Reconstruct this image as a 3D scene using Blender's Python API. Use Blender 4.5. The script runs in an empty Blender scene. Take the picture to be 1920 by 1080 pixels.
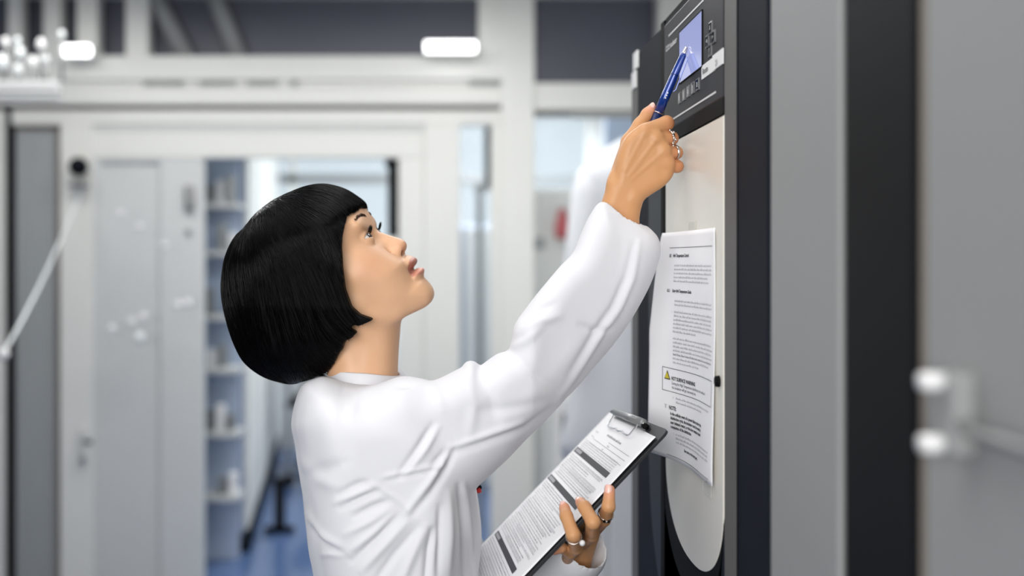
import bpy, math, random, re
import numpy as np
from mathutils import Vector, Matrix, noise as mnoise

# ------------------------------------------------------------------ camera, world, lights
S = bpy.context.scene
C = S.collection
FPX, CX, CY, ZC = 1800.0, 850.0, 485.0, 1.50

cam_d = bpy.data.cameras.new('camera')
cam = bpy.data.objects.new('camera', cam_d)
C.objects.link(cam)
cam.location = (0, 0, ZC)
cam.rotation_euler = (math.pi / 2, 0, 0)
cam_d.sensor_width = 36
cam_d.lens = FPX * 36 / 1920
cam_d.shift_x = (960 - CX) / 1920
cam_d.shift_y = -(540 - CY) / 1920
cam_d.clip_start = 0.05
cam_d.dof.use_dof = True
cam_d.dof.focus_distance = 1.10
cam_d.dof.aperture_fstop = 1.9
S.camera = cam

w = bpy.data.worlds.new('world')
S.world = w
w.use_nodes = True
bg = w.node_tree.nodes['Background']
bg.inputs[0].default_value = (0.80, 0.92, 1.0, 1)
bg.inputs[1].default_value = 0.56

S.view_settings.view_transform = 'Standard'
S.view_settings.look = 'None'
S.view_settings.gamma = 1
S.view_settings.use_curve_mapping = False
S.view_settings.exposure = 0.58


def area(name, loc, size, power, col=(1, 1, 1), target=None, sy=None, spread=math.pi):
    d = bpy.data.lights.new(name, 'AREA')
    d.energy = power
    d.color = col
    d.shape = 'RECTANGLE'
    d.size = size
    d.size_y = sy or size
    d.spread = spread
    o = bpy.data.objects.new(name, d)
    o.location = loc
    C.objects.link(o)
    if target is not None:
        o.rotation_euler = (Vector(target) - Vector(loc)).to_track_quat('-Z', 'Y').to_euler()
    return o


area('lamp_light', (-0.25, 0.85, 2.66), 1.0, 8, (1, .985, .96), sy=1.4)
area('lamp_light', (-1.5, 1.6, 2.66), 0.6, 4, (1, .99, .97), sy=1.3)
area('lamp_light', (0.45, 2.2, 2.66), 0.7, 5, (1, .99, .98), sy=0.9)  # added overhead to brighten the hanging coat and low cabinet
area('lamp_light', (-0.2, 3.2, 2.66), 1.3, 15, (1, .99, .97), sy=0.6)
area('lamp_light', (-1.5, 3.4, 2.66), 0.9, 8, (1, .99, .97), sy=0.6)
area('lamp_light', (0.3, 6.4, 2.66), 1.3, 55, (.93, .97, 1), sy=1.6)
area('window_daylight', (-0.75, -1.5, 1.85), 2.0, 15.5, (1, .99, .975), target=(.15, 1.2, 1.45), sy=1.4, spread=1.75)  # unseen fill behind the camera, added for soft frontal light

# ------------------------------------------------------------------ helpers


def P(px, py, Y):
    return Vector(((px - CX) * Y / FPX, Y, ZC - (py - CY) * Y / FPX))


def tag(o, label=None, cat=None, group=None, kind=None):
    if label: o['label'] = label
    if cat: o['category'] = cat
    if group: o['group'] = group
    if kind: o['kind'] = kind
    return o


def empty(name, loc, label=None, cat=None, group=None, kind=None):
    o = bpy.data.objects.new(name, None)
    o.location = loc
    o.empty_display_size = .05
    C.objects.link(o)
    return tag(o, label, cat, group, kind)


def srgb(r, g, b):
    f = lambda c: (c / 255 / 12.92) if c / 255 <= 0.04045 else ((c / 255 + 0.055) / 1.055) ** 2.4
    return (f(r), f(g), f(b), 1)


MATS = {}


def mat(name, col, rough=.5, metal=0, bump=0, bscale=200, bdist=.001, spec=.5, vary=0, vscale=6, emit=None, es=0,
        trans=0, sss=0, vcol=False, coat=0, stretch=None, ior=1.45, alpha=1):
    m = bpy.data.materials.new(name)
    m.use_nodes = True
    nt = m.node_tree
    b = nt.nodes['Principled BSDF']
    col = tuple(col) if len(col) == 4 else (*col, 1)
    b.inputs['Base Color'].default_value = col
    b.inputs['Roughness'].default_value = rough
    b.inputs['Metallic'].default_value = metal
    b.inputs['Specular IOR Level'].default_value = spec
    b.inputs['Transmission Weight'].default_value = trans
    b.inputs['IOR'].default_value = ior
    b.inputs['Coat Weight'].default_value = coat
    b.inputs['Alpha'].default_value = alpha
    tc = nt.nodes.new('ShaderNodeTexCoord')
    vec = tc.outputs['Object']
    if stretch:
        mp = nt.nodes.new('ShaderNodeMapping')
        mp.inputs['Scale'].default_value = stretch
        nt.links.new(vec, mp.inputs['Vector'])
        vec = mp.outputs['Vector']
    src = None
    if vcol:
        a = nt.nodes.new('ShaderNodeAttribute')
        a.attribute_name = 'Col'
        src = a.outputs['Color']
        nt.links.new(src, b.inputs['Base Color'])
    if vary or True:
        n = nt.nodes.new('ShaderNodeTexNoise')
        n.inputs['Scale'].default_value = vscale
        n.inputs['Detail'].default_value = 4
        nt.links.new(vec, n.inputs['Vector'])
        mr = nt.nodes.new('ShaderNodeMapRange')
        mr.inputs['To Min'].default_value = 1 - (vary or .015)
        mr.inputs['To Max'].default_value = 1 + (vary or .015)
        nt.links.new(n.outputs['Fac'], mr.inputs['Value'])
        mx = nt.nodes.new('ShaderNodeVectorMath')
        mx.operation = 'SCALE'
        if src:
            nt.links.new(src, mx.inputs[0])
        else:
            mx.inputs[0].default_value = col[:3]
        nt.links.new(mr.outputs['Result'], mx.inputs['Scale'])
        nt.links.new(mx.outputs[0], b.inputs['Base Color'])
    if bump:
        n2 = nt.nodes.new('ShaderNodeTexNoise')
        n2.inputs['Scale'].default_value = bscale
        n2.inputs['Detail'].default_value = 5
        nt.links.new(vec, n2.inputs['Vector'])
        bp = nt.nodes.new('ShaderNodeBump')
        bp.inputs['Strength'].default_value = bump
        bp.inputs['Distance'].default_value = bdist
        nt.links.new(n2.outputs['Fac'], bp.inputs['Height'])
        nt.links.new(bp.outputs['Normal'], b.inputs['Normal'])
    if sss:
        b.inputs['Subsurface Weight'].default_value = sss
        b.inputs['Subsurface Radius'].default_value = (1, .35, .18)
        b.inputs['Subsurface Scale'].default_value = .006
    if emit:
        b.inputs['Emission Color'].default_value = emit
        b.inputs['Emission Strength'].default_value = es
    MATS[name] = m
    return m


M_white = mat('white_powder_coat', srgb(226, 226, 221), .45, vary=.02)
M_grey = mat('pale_grey_powder_coat', srgb(205, 207, 206), .5, vary=.02)
M_panelg = mat('brushed_grey_panel', srgb(168, 172, 173), .5, vary=.10, vscale=9, stretch=(9, 9, .3))
M_wall = mat('painted_wall', srgb(215, 216, 214), .8, vary=.02, bump=.1, bscale=300)
M_ceil = mat('ceiling_paint', srgb(225, 226, 225), .9)
M_floor = mat('floor_vinyl', srgb(84, 106, 146), .12, vary=.06, vscale=3, spec=.8)
M_dark = mat('dark_gasket', srgb(10, 14, 17), .6, spec=.15)
M_slate = mat('slate_enamel', srgb(25, 29, 37), .6, spec=.08, vary=.03)
M_slate_r = mat('slate_rim', srgb(34, 38, 46), .45, spec=.2)
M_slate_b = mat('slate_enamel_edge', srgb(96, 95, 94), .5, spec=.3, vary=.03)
M_side = mat('light_grey_enamel', srgb(146, 148, 148), .6, spec=.3, vary=.02)
M_black = mat('black_rubber', srgb(8, 8, 9), .7, spec=.15)
M_cream = mat('cream_enamel', srgb(228, 224, 214), .28, vary=.015, spec=.6)
M_panel = mat('control_panel_film', srgb(42, 42, 46), .42, spec=.15, vary=.03, bump=.05, bscale=900)
M_print = mat('white_print', srgb(215, 215, 215), .5)
M_btn = mat('black_button_glass', srgb(16, 16, 18), .12, coat=.5)
M_lcd = mat('blue_lcd', srgb(50, 56, 90), .12, emit=srgb(162, 170, 216), es=.62, coat=.3, vary=.03)
M_label = mat('white_label', srgb(232, 232, 232), .5)
M_paper = mat('white_paper', srgb(242, 242, 244), .7, vary=.01)
M_ink = mat('black_ink', srgb(40, 40, 44), .7)
M_ink2 = mat('grey_ink', srgb(168, 168, 172), .7)
M_ink3 = mat('mid_grey_ink', srgb(110, 110, 114), .7)
M_bar = mat('charcoal_ink_bar', srgb(66, 66, 70), .6)
M_yellow = mat('yellow_ink', srgb(208, 190, 50), .6)
M_board = mat('grey_plastic_board', srgb(30, 31, 35), .45, bump=.05, bscale=500)
M_chrome = mat('chrome', srgb(225, 225, 228), .14, metal=1)
M_pen = mat('blue_pen_barrel', srgb(20, 54, 132), .18, coat=.6, metal=.25)
M_pen2 = mat('navy_grip', srgb(14, 34, 82), .35)
M_silver = mat('silver', srgb(214, 206, 200), .16, metal=1)
M_skin = mat('skin', srgb(215, 160, 128), .42, vary=.03, vscale=40, bump=.10, bscale=900, bdist=.0006, sss=.12, vcol=True, spec=.4)
M_hair = mat('black_hair', srgb(4, 3, 3), .22, spec=.24, vary=.3, vscale=300)
M_browh = mat('brow_hair', srgb(52, 36, 30), .6, spec=.2)
M_hairb = mat('black_hair_base', srgb(3, 3, 4), .6, spec=.12)
M_coat = mat('white_cotton', srgb(225, 225, 229), .85, vary=.012, bump=.12, bscale=1500, bdist=.0004, spec=.2)
M_coat2 = mat('white_cotton_hanging', srgb(214, 216, 220), .9)
M_eyew = mat('eye_white', srgb(226, 218, 212), .1, coat=1)
M_iris = mat('brown_iris', srgb(48, 26, 14), .08, coat=1)
M_pupil = mat('black_pupil', srgb(4, 3, 3), .05, coat=1)
M_teeth = mat('tooth_enamel', srgb(232, 225, 212), .2)
M_mouth = mat('mouth_lining', srgb(70, 22, 20), .5)
M_trous = mat('dark_trouser_cloth', srgb(40, 42, 50), .85)
M_shoe = mat('white_shoe', srgb(210, 210, 210), .5)
M_glass = mat('window_glass', srgb(225, 234, 240), .04, alpha=.05, spec=.5)
M_darkpane = mat('smoked_pane', srgb(84, 88, 98), .4, vary=.10, vscale=1.5, spec=.5)
M_blue = mat('blue_cabinet_front', srgb(168, 182, 204), .4, vary=.05)
M_red = mat('red_enamel', srgb(190, 40, 42), .4)
M_lampf = mat('lamp_diffuser', srgb(240, 240, 240), .5, emit=(1, 1, 1, 1), es=3.0)
M_tube = mat('clear_hose', srgb(225, 230, 230), .15, spec=.8)
M_metalg = mat('grey_metal', srgb(150, 152, 152), .35, metal=.7)
M_metald = mat('dark_metal_rim', srgb(120, 120, 124), .3, metal=.5)
M_brown = mat('bronze_trim', srgb(120, 112, 104), .5)


def mesh_obj(name, verts, faces, m, parent=None, smooth=False, cols=None):
    me = bpy.data.meshes.new(name)
    if isinstance(verts, np.ndarray) and isinstance(faces, np.ndarray):
        nv, nf, k = len(verts), len(faces), faces.shape[1]
        me.vertices.add(nv)
        me.vertices.foreach_set('co', verts.astype(np.float32).ravel())
        me.loops.add(nf * k)
        me.loops.foreach_set('vertex_index', faces.astype(np.int32).ravel())
        me.polygons.add(nf)
        me.polygons.foreach_set('loop_start', np.arange(0, nf * k, k, dtype=np.int32))
        me.update(calc_edges=True)
        me.validate()
    else:
        me.from_pydata([tuple(v) for v in verts], [], [tuple(f) for f in faces])
        me.update()
    if smooth:
        me.polygons.foreach_set('use_smooth', np.ones(len(me.polygons), dtype=bool))
    if cols is not None:
        ca = me.color_attributes.new('Col', 'FLOAT_COLOR', 'POINT')
        ca.data.foreach_set('color', cols.astype(np.float32).ravel())
    if m is not None:
        for mm in (m if isinstance(m, (list, tuple)) else [m]):
            me.materials.append(mm)
    o = bpy.data.objects.new(name, me)
    C.objects.link(o)
    if parent is not None:
        o.parent = parent
        o.matrix_parent_inverse = Matrix.Translation(-Vector(root_loc(parent)))
    return o


def root_loc(o):
    # world translation of a parent chain made only of translations
    v = Vector((0, 0, 0))
    while o is not None:
        v = v + o.location
        if o.parent is not None:
            v = v + o.matrix_parent_inverse.translation
        o = o.parent
    return v


class MB:
    """collects verts/faces in world coordinates"""

    def __init__(s):
        s.v, s.f = [], []

    def add(s, vs, fs):
        n = len(s.v)
        s.v += [tuple(x) for x in vs]
        s.f += [tuple(i + n for i in f) for f in fs]

    def box(s, a, b, ch=0.0):
        x0, y0, z0 = [min(a[i], b[i]) for i in range(3)]
        x1, y1, z1 = [max(a[i], b[i]) for i in range(3)]
        c = min(ch, (x1 - x0) / 2.01, (y1 - y0) / 2.01, (z1 - z0) / 2.01)
        if c <= 0:
            vs = [(x, y, z) for x in (x0, x1) for y in (y0, y1) for z in (z0, z1)]
            s.add(vs, [(0, 1, 3, 2), (4, 6, 7, 5), (0, 4, 5, 1), (2, 3, 7, 6), (0, 2, 6, 4), (1, 5, 7, 3)])
            return s
        import bmesh
        bm = bmesh.new()
        bmesh.ops.create_cube(bm, size=1, matrix=Matrix.Translation(((x0 + x1) / 2, (y0 + y1) / 2, (z0 + z1) / 2)) @ Matrix.Diagonal((x1 - x0, y1 - y0, z1 - z0, 1)))
        bmesh.ops.bevel(bm, geom=bm.edges[:], offset=c, segments=2, affect='EDGES', profile=.5)
        bm.verts.index_update()
        s.add([v.co for v in bm.verts], [[v.index for v in f.verts] for f in bm.faces])
        bm.free()
        return s

    def tube(s, pts, r, n=8, cap=True):
        pts = [Vector(p) for p in pts]
        rs = r if isinstance(r, (list, tuple)) else [r] * len(pts)
        rings = []
        up = None
        for i, p in enumerate(pts):
            d = (pts[min(i + 1, len(pts) - 1)] - pts[max(i - 1, 0)]).normalized()
            if up is None:
                up = Vector((0, 0, 1)) if abs(d.z) < .9 else Vector((1, 0, 0))
            a = d.cross(up).normalized()
            b = a.cross(d).normalized()
            up = b
            rings.append([p + (a * math.cos(2 * math.pi * k / n) + b * math.sin(2 * math.pi * k / n)) * rs[i] for k in range(n)])
        vs = [v for rg in rings for v in rg]
        fs = []
        for i in range(len(pts) - 1):
            for k in range(n):
                fs.append((i * n + k, i * n + (k + 1) % n, (i + 1) * n + (k + 1) % n, (i + 1) * n + k))
        if cap:
            fs.append(tuple(range(n))[::-1])
            fs.append(tuple((len(pts) - 1) * n + k for k in range(n)))
        s.add(vs, fs)
        return s

    def quad(s, a, b, c, d):
        s.add([a, b, c, d], [(0, 1, 2, 3)])
        return s

    def sphere(s, c, r, nu=12, nv=8, sc=(1, 1, 1)):
        vs, fs = [], []
        for j in range(nv + 1):
            th = math.pi * j / nv
            for i in range(nu):
                ph = 2 * math.pi * i / nu
                vs.append((c[0] + r * sc[0] * math.sin(th) * math.cos(ph), c[1] + r * sc[1] * math.sin(th) * math.sin(ph), c[2] + r * sc[2] * math.cos(th)))
        for j in range(nv):
            for i in range(nu):
                fs.append((j * nu + i, j * nu + (i + 1) % nu, (j + 1) * nu + (i + 1) % nu, (j + 1) * nu + i))
        s.add(vs, fs)
        return s

    def prism_yz(s, pts, x0, x1, bev=0.0):
        """polygon in (y,z), front at x0 (facing -X), back at x1, front edge chamfered by bev"""
        n = len(pts)
        cy = sum(p[0] for p in pts) / n
        cz = sum(p[1] for p in pts) / n
        A = [Vector(p) for p in pts]
        inner = []
        for i in range(n):
            e1 = (A[i] - A[i - 1]).normalized()
            e2 = (A[(i + 1) % n] - A[i]).normalized()
            n1 = Vector((-e1.y, e1.x)); n2 = Vector((-e2.y, e2.x))
            m_ = (n1 + n2)
            m_ = m_ / max(m_.length, 1e-6)
            if m_.dot(Vector((cy, cz)) - A[i]) < 0: m_ = -m_
            k = max(.4, abs(m_.dot(n1)))
            inner.append(A[i] + m_ * (bev / k))
        vs = [(x0, p.x, p.y) for p in inner] + [(x0 + bev, p.x, p.y) for p in A] + [(x1, p.x, p.y) for p in A]
        fs = [tuple(range(n)), tuple(range(2 * n, 3 * n))[::-1]]
        for i in range(n):
            j = (i + 1) % n
            fs.append((i, n + i, n + j, j))
            fs.append((n + i, 2 * n + i, 2 * n + j, n + j))
        s.add(vs, fs)
        return s

    def build(s, name, m, parent=None, smooth=False, fix=True):
        o = mesh_obj(name, s.v, s.f, m, parent, smooth)
        if fix:
            import bmesh
            bm = bmesh.new()
            bm.from_mesh(o.data)
            bmesh.ops.recalc_face_normals(bm, faces=bm.faces[:])
            bm.to_mesh(o.data)
            bm.free()
        if smooth:
            o.data.polygons.foreach_set('use_smooth', [True] * len(o.data.polygons))
        return o


def auto_smooth(o, ang=40):
    me = o.data
    me.polygons.foreach_set('use_smooth', [True] * len(me.polygons))
    me.set_sharp_from_angle(angle=math.radians(ang))
    return o


def text_polys(s, size, bold=False):
    """outline mesh of a string, as (verts 2d, faces)"""
    cu = bpy.data.curves.new('txt', 'FONT')
    cu.body = s
    cu.size = size
    cu.resolution_u = 2
    if bold: cu.offset = size * .03
    o = bpy.data.objects.new('txt', cu)
    C.objects.link(o)
    dg = bpy.context.evaluated_depsgraph_get()
    me = bpy.data.meshes.new_from_object(o.evaluated_get(dg))
    vs = [(v.co.x, v.co.y) for v in me.vertices]
    fs = [tuple(p.vertices) for p in me.polygons]
    bpy.data.objects.remove(o)
    bpy.data.curves.remove(cu)
    bpy.data.meshes.remove(me)
    return vs, fs


# ------------------------------------------------------------------ implicit surfaces
class Grid:
    def __init__(s, u, v, w, h):
        s.h = h
        s.o = np.array([u[0], v[0], w[0]], np.float32)
        s.U = np.arange(u[0], u[1], h, dtype=np.float32)[:, None, None]
        s.V = np.arange(v[0], v[1], h, dtype=np.float32)[None, :, None]
        s.W = np.arange(w[0], w[1], h, dtype=np.float32)[None, None, :]


def catmull(pts, k=5):
    p = np.array(pts, float)
    n = len(p)
    out = []
    for i in range(n):
        a, b, c, d = p[i - 1], p[i], p[(i + 1) % n], p[(i + 2) % n]
        for j in range(k):
            t = j / k
            out.append(.5 * (2 * b + (c - a) * t + (2 * a - 5 * b + 4 * c - d) * t * t + (3 * b - a - 3 * c + d) * t ** 3))
    return np.array(out)


def sdpoly(U, V, poly):
    """signed distance to closed polygon, negative inside; U,V broadcastable"""
    U, V = np.broadcast_arrays(U, V)
    d = np.full(U.shape, 1e9, np.float32)
    inside = np.zeros(U.shape, bool)
    n = len(poly)
    for i in range(n):
        ax, ay = poly[i]
        bx, by = poly[(i + 1) % n]
        ex, ey = bx - ax, by - ay
        wx, wy = U - ax, V - ay
        t = np.clip((wx * ex + wy * ey) / max(ex * ex + ey * ey, 1e-9), 0, 1)
        dx, dy = wx - ex * t, wy - ey * t
        d = np.minimum(d, dx * dx + dy * dy)
        c = ((ay <= V) & (by > V)) | ((by <= V) & (ay > V))
        if abs(ey) > 1e-9:
            x = ax + (V - ay) / ey * ex
            inside ^= c & (U < x)
    d = np.sqrt(d)
    return np.where(inside, -d, d).astype(np.float32)


def infl(g, d2, R, Wd, p=2.2, wc=0.0):
    a = np.clip(d2 + R, 0, None) / R
    t = np.abs(g.W - wc) / Wd
    F = (a ** p + t ** p) ** (1.0 / p) - 1
    return (F * np.minimum(R, Wd)).astype(np.float32)


def cap(g, a, b, ra, rb):
    a = np.array(a, np.float32); b = np.array(b, np.float32)
    e = b - a
    L = float(e.dot(e)) + 1e-9
    t = np.clip(((g.U - a[0]) * e[0] + (g.V - a[1]) * e[1] + (g.W - a[2]) * e[2]) / L, 0, 1)
    d = np.sqrt((g.U - a[0] - e[0] * t) ** 2 + (g.V - a[1] - e[1] * t) ** 2 + (g.W - a[2] - e[2] * t) ** 2)
    return (d - (ra + (rb - ra) * t)).astype(np.float32)


def ell(g, c, r, F=None):
    """ellipsoid radii r; optional 2D rotation: F=(fu,fv) is direction of first axis"""
    du, dv, dw = g.U - c[0], g.V - c[1], g.W - c[2]
    if F is not None:
        n = math.hypot(*F)
        fu, fv = F[0] / n, F[1] / n
        du, dv = du * fu + dv * fv, -du * fv + dv * fu
    k = np.sqrt((du / r[0]) ** 2 + (dv / r[1]) ** 2 + (dw / r[2]) ** 2)
    return ((k - 1) * min(r)).astype(np.float32)


def smin(a, b, k):
    h = np.clip(.5 + .5 * (b - a) / k, 0, 1)
    return b + (a - b) * h - k * h * (1 - h)


def smax(a, b, k):
    return -smin(-a, -b, k)


def chain(g, pts, k=3):
    F = None
    for (a, ra), (b, rb) in zip(pts[:-1], pts[1:]):
        c = cap(g, a, b, ra, rb)
        F = c if F is None else smin(F, c, k)
    return F


def rbf(U, V, pts, eps=20):
    U, V = np.broadcast_arrays(U, V)
    nu = np.zeros(U.shape, np.float32)
    out = [np.zeros(U.shape, np.float32) for _ in range(len(pts[0]) - 2)]
    for p in pts:
        wgt = 1 / ((U - p[0]) ** 2 + (V - p[1]) ** 2 + eps * eps) ** 1.6
        nu += wgt
        for i in range(len(out)):
            out[i] += wgt * p[2 + i]
    return [o / nu for o in out]


def surfnets(F, g):
    F = F.astype(np.float32)
    s = F < 0
    nx, ny, nz = F.shape
    cells = (nx - 1, ny - 1, nz - 1)
    cnt = np.zeros(cells, np.uint8)
    sm = np.zeros(cells, bool); sa = np.ones(cells, bool)
    for dx in (0, 1):
        for dy in (0, 1):
            for dz in (0, 1):
                q = s[dx:nx - 1 + dx, dy:ny - 1 + dy, dz:nz - 1 + dz]
                sm |= q; sa &= q
    act = sm & ~sa
    idx = np.argwhere(act)
    vid = np.full(cells, -1, np.int32)
    vid[act] = np.arange(len(idx))
    acc = np.zeros((len(idx), 3), np.float32)
    num = np.zeros(len(idx), np.float32)
    for ax in range(3):
        o1, o2 = [a for a in range(3) if a != ax]
        for b1 in (0, 1):
            for b2 in (0, 1):
                p = idx.copy(); p[:, o1] += b1; p[:, o2] += b2
                q = p.copy(); q[:, ax] += 1
                fa = F[p[:, 0], p[:, 1], p[:, 2]]; fb = F[q[:, 0], q[:, 1], q[:, 2]]
                m_ = (fa < 0) != (fb < 0)
                t = np.where(m_, fa / np.where(m_, fa - fb, 1), 0)
                pt = p.astype(np.float32)
                pt[:, ax] += t
                acc[m_] += pt[m_]
                num[m_] += 1
    V = acc / num[:, None] * g.h + g.o
    faces = []
    for ax in range(3):
        o1, o2 = [(1, 2), (2, 0), (0, 1)][ax]
        sl = [slice(None)] * 3; sl2 = [slice(None)] * 3
        sl[ax] = slice(0, -1); sl2[ax] = slice(1, None)
        a = s[tuple(sl)]; b = s[tuple(sl2)]
        e = np.argwhere(a != b)
        ok = (e[:, o1] > 0) & (e[:, o2] > 0) & (e[:, o1] < F.shape[o1] - 1) & (e[:, o2] < F.shape[o2] - 1)
        e = e[ok]
        sg = a[e[:, 0], e[:, 1], e[:, 2]]

        def vv(d1, d2):
            p = e.copy(); p[:, o1] -= d1; p[:, o2] -= d2
            return vid[p[:, 0], p[:, 1], p[:, 2]]
        q = np.stack([vv(1, 1), vv(0, 1), vv(0, 0), vv(1, 0)], 1)
        q[~sg] = q[~sg][:, ::-1]
        faces.append(q)
    Fc = np.concatenate(faces)
    Fc = Fc[(Fc >= 0).all(1)]
    return V, Fc


def relax(V, F, it=1, lam=.5):
    for _ in range(it):
        acc = np.zeros_like(V); n = np.zeros(len(V), np.float32)
        for i in range(4):
            a, b = F[:, i], F[:, (i + 1) % 4]
            np.add.at(acc, a, V[b]); np.add.at(n, a, 1)
            np.add.at(acc, b, V[a]); np.add.at(n, b, 1)
        V = V + lam * (acc / np.maximum(n, 1)[:, None] - V)
    return V


def vnormals(V, F):
    n = np.cross(V[F[:, 2]] - V[F[:, 0]], V[F[:, 3]] - V[F[:, 1]])
    N = np.zeros_like(V)
    for i in range(4): np.add.at(N, F[:, i], n)
    return N / np.maximum(np.linalg.norm(N, axis=1), 1e-9)[:, None]


def flip_if(F, flip):
    return F[:, ::-1].copy() if flip else F


def to_world_ortho(V, Y0):
    s = Y0 / FPX
    return np.stack([(V[:, 0] - CX) * s, Y0 - V[:, 2] * s, ZC - (V[:, 1] - CY) * s], 1)


def to_world_frustum(V, Y0):
    Y = Y0 - V[:, 2] * (Y0 / FPX)
    return np.stack([(V[:, 0] - CX) * Y / FPX, Y, ZC - (V[:, 1] - CY) * Y / FPX], 1)


def orient(V, F):
    """make faces point outward (signed volume > 0)"""
    a, b, c = V[F[:, 0]], V[F[:, 1]], V[F[:, 2]]
    vol = np.einsum('ij,ij->i', a - V.mean(0), np.cross(b - V.mean(0), c - V.mean(0))).sum()
    return F if vol > 0 else F[:, ::-1].copy()

#@@ROOM
# ------------------------------------------------------------------ room shell
def struct(mb, name, m, parent=None, smooth=False):
    o = mb.build(name, m, parent, smooth)
    if parent is None: o['kind'] = 'structure'
    return o


XL, XR, YB, YF, HC = -3.2, 1.25, -1.9, 7.6, 2.72
struct(MB().box((XL, YB, -.05), (XR, YF, 0)), 'floor', M_floor)
struct(MB().box((XL, YB, HC), (XR, YF, HC + .05)), 'ceiling', M_ceil)
struct(MB().box((XL - .08, YB, 0), (XL, YF, HC)), 'wall_left', M_wall)
struct(MB().box((XR, YB, 0), (XR + .08, YF, HC)), 'wall_right', M_wall)
struct(MB().box((XL, YB - .08, 0), (XR, YB, HC)), 'wall_front', M_wall)
# far wall of the corridor with a big window band
wb = MB()
wb.box((XL, YF, 0), (XR, YF + .08, .9)); wb.box((XL, YF, 2.62), (XR, YF + .08, HC))
wb.box((XL, YF, .9), (-2.9, YF + .08, 2.62)); wb.box((1.1, YF, .9), (XR, YF + .08, 2.62))
struct(wb, 'wall_back', M_wall)
wf = empty('window_1', (-.9, YF, .9), kind='structure')
for k, x in enumerate((-2.9, -2.1, -1.3, -.5, .3, 1.05)):
    MB().box((x, YF - .01, .9), (x + .05, YF + .07, 2.62)).build('frame_bar', M_white, wf)
MB().box((-2.9, YF - .01, 2.10), (1.1, YF + .07, 2.165)).build('frame_bar', M_metalg, wf)
MB().box((-2.9, YF + .03, .9), (1.1, YF + .035, 2.62)).build('window_pane', M_glass, wf)

# ------------------------------------------------------------------ aluminium partition at YP
YP = 4.4


def R(px0, py0, px1, py1, Y, dep, mb=None, ch=0.0):
    a = P(px0, py0, Y); b = P(px1, py1, Y)
    mb = mb or MB()
    return mb.box((a.x, Y, a.z), (b.x, Y + dep, b.z), ch)


ZF = CY + ZC * FPX / YP      # pixel row of the floor at the partition
tn = [0]


def trim(px0, py0, px1, py1, Y=YP, dep=.06, m=None, ch=.006):
    tn[0] += 1
    o = R(px0, py0, px1, py1, Y, dep, ch=ch).build('trim_%d' % tn[0], m or M_white)
    o['kind'] = 'structure'
    return o


ZT = CY - (HC - ZC) * FPX / YP   # ceiling row
trim(-120, 104, 940, 150, YP - .04, .10)            # wide top rail
trim(-120, 163, 945, 196, YP - .03, .09)            # lower rail
trim(-120, 149, 945, 164, YP + .01, .05, M_grey)    # recess between the two
trim(-120, 196, 945, 206, YP + .03, .03, M_brown)   # dark strip standing in for the shadow under the rail
trim(897, ZT, 942, 150, YP - .045, .10)             # mullion above the rail
trim(940, ZT, 1002, ZF, YP - .06, .12)              # main post
trim(1236, ZT, 1330, 156, YP - .04, .10)
trim(1000, 155, 1330, 206, YP - .04, .10)           # right rail
trim(1000, 204, 1330, 217, YP + .02, .04, M_brown)
for x0, x1 in ((13, 38), (80, 112), (143, 182), (235, 277)):
    trim(x0, ZT, x1, 106, YP - .02, .08)
for a, b in (((262, -60), (352, 112)), ((382, -60), (450, 112))):      # sloping struts behind the glass
    p, q = P(*a, YP + .04), P(*b, YP + .04)
    tn[0] += 1
    tag(MB().tube([p, q], .040, 10).build('trim_%d' % tn[0], M_side, smooth=True), kind='structure')
# pale blocks in the recess of the rail
for i, (x0, x1) in enumerate(((112, 268), (345, 374), (442, 462), (520, 545), (560, 880))):
    trim(x0, 150.5, x1, 162.5, YP - .02, .05, M_white, .002)
# dark upper panes
def pane(n, px0, py0, px1, py1, m, Y=YP + .05):
    wo = empty('window_%d' % n, P(px0, py1, Y), kind='structure')
    R(px0, py0, px1, py1, Y, .008).build('window_pane', m, wo)
    return wo


pane(2, -120, ZT, 898, 106, M_darkpane, YP + .10)
pane(3, 1002, ZT, 1330, 156, M_darkpane, YP + .10)
# left end: dark gap, ribbed grey panel, frame post
trim(-120, 206, 4, ZF, YP - .03, .10)
trim(4, 198, 21, ZF, YP + .01, .05, M_dark, 0)
trim(21, 206, 942, 234, YP, .06)                    # header over the doors
trim(112, 234, 172, ZF, YP - .02, .08)              # door post left
trim(795, 234, 862, ZF, YP - .02, .08)              # door post right
trim(921, 234, 942, ZF, YP - .01, .07)
trim(172, 234, 795, 247, YP + .01, .05, M_grey)     # soft step round the door opening
trim(172, 247, 795, 296, YP - .005, .06)
trim(747, 296, 795, ZF, YP - .005, .06)
gp = empty('side_panel', P(66, ZF, YP), 'ribbed grey wall panel left of the white door post', 'panel')
R(30, 236, 110, ZF, YP + .035, .02).build('panel_sheet', M_panelg, gp)
R(28, 234, 112, 243, YP + .02, .03).build('panel_edge', M_brown, gp)
R(104, 240, 112, ZF, YP + .02, .03).build('panel_edge', M_brown, gp)
for i in range(9):
    x = 34 + i * 7.6
    R(x, 245, x + 3.5, ZF, YP + .028, .01, ch=.002).build('rib', M_panelg, gp)
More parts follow.
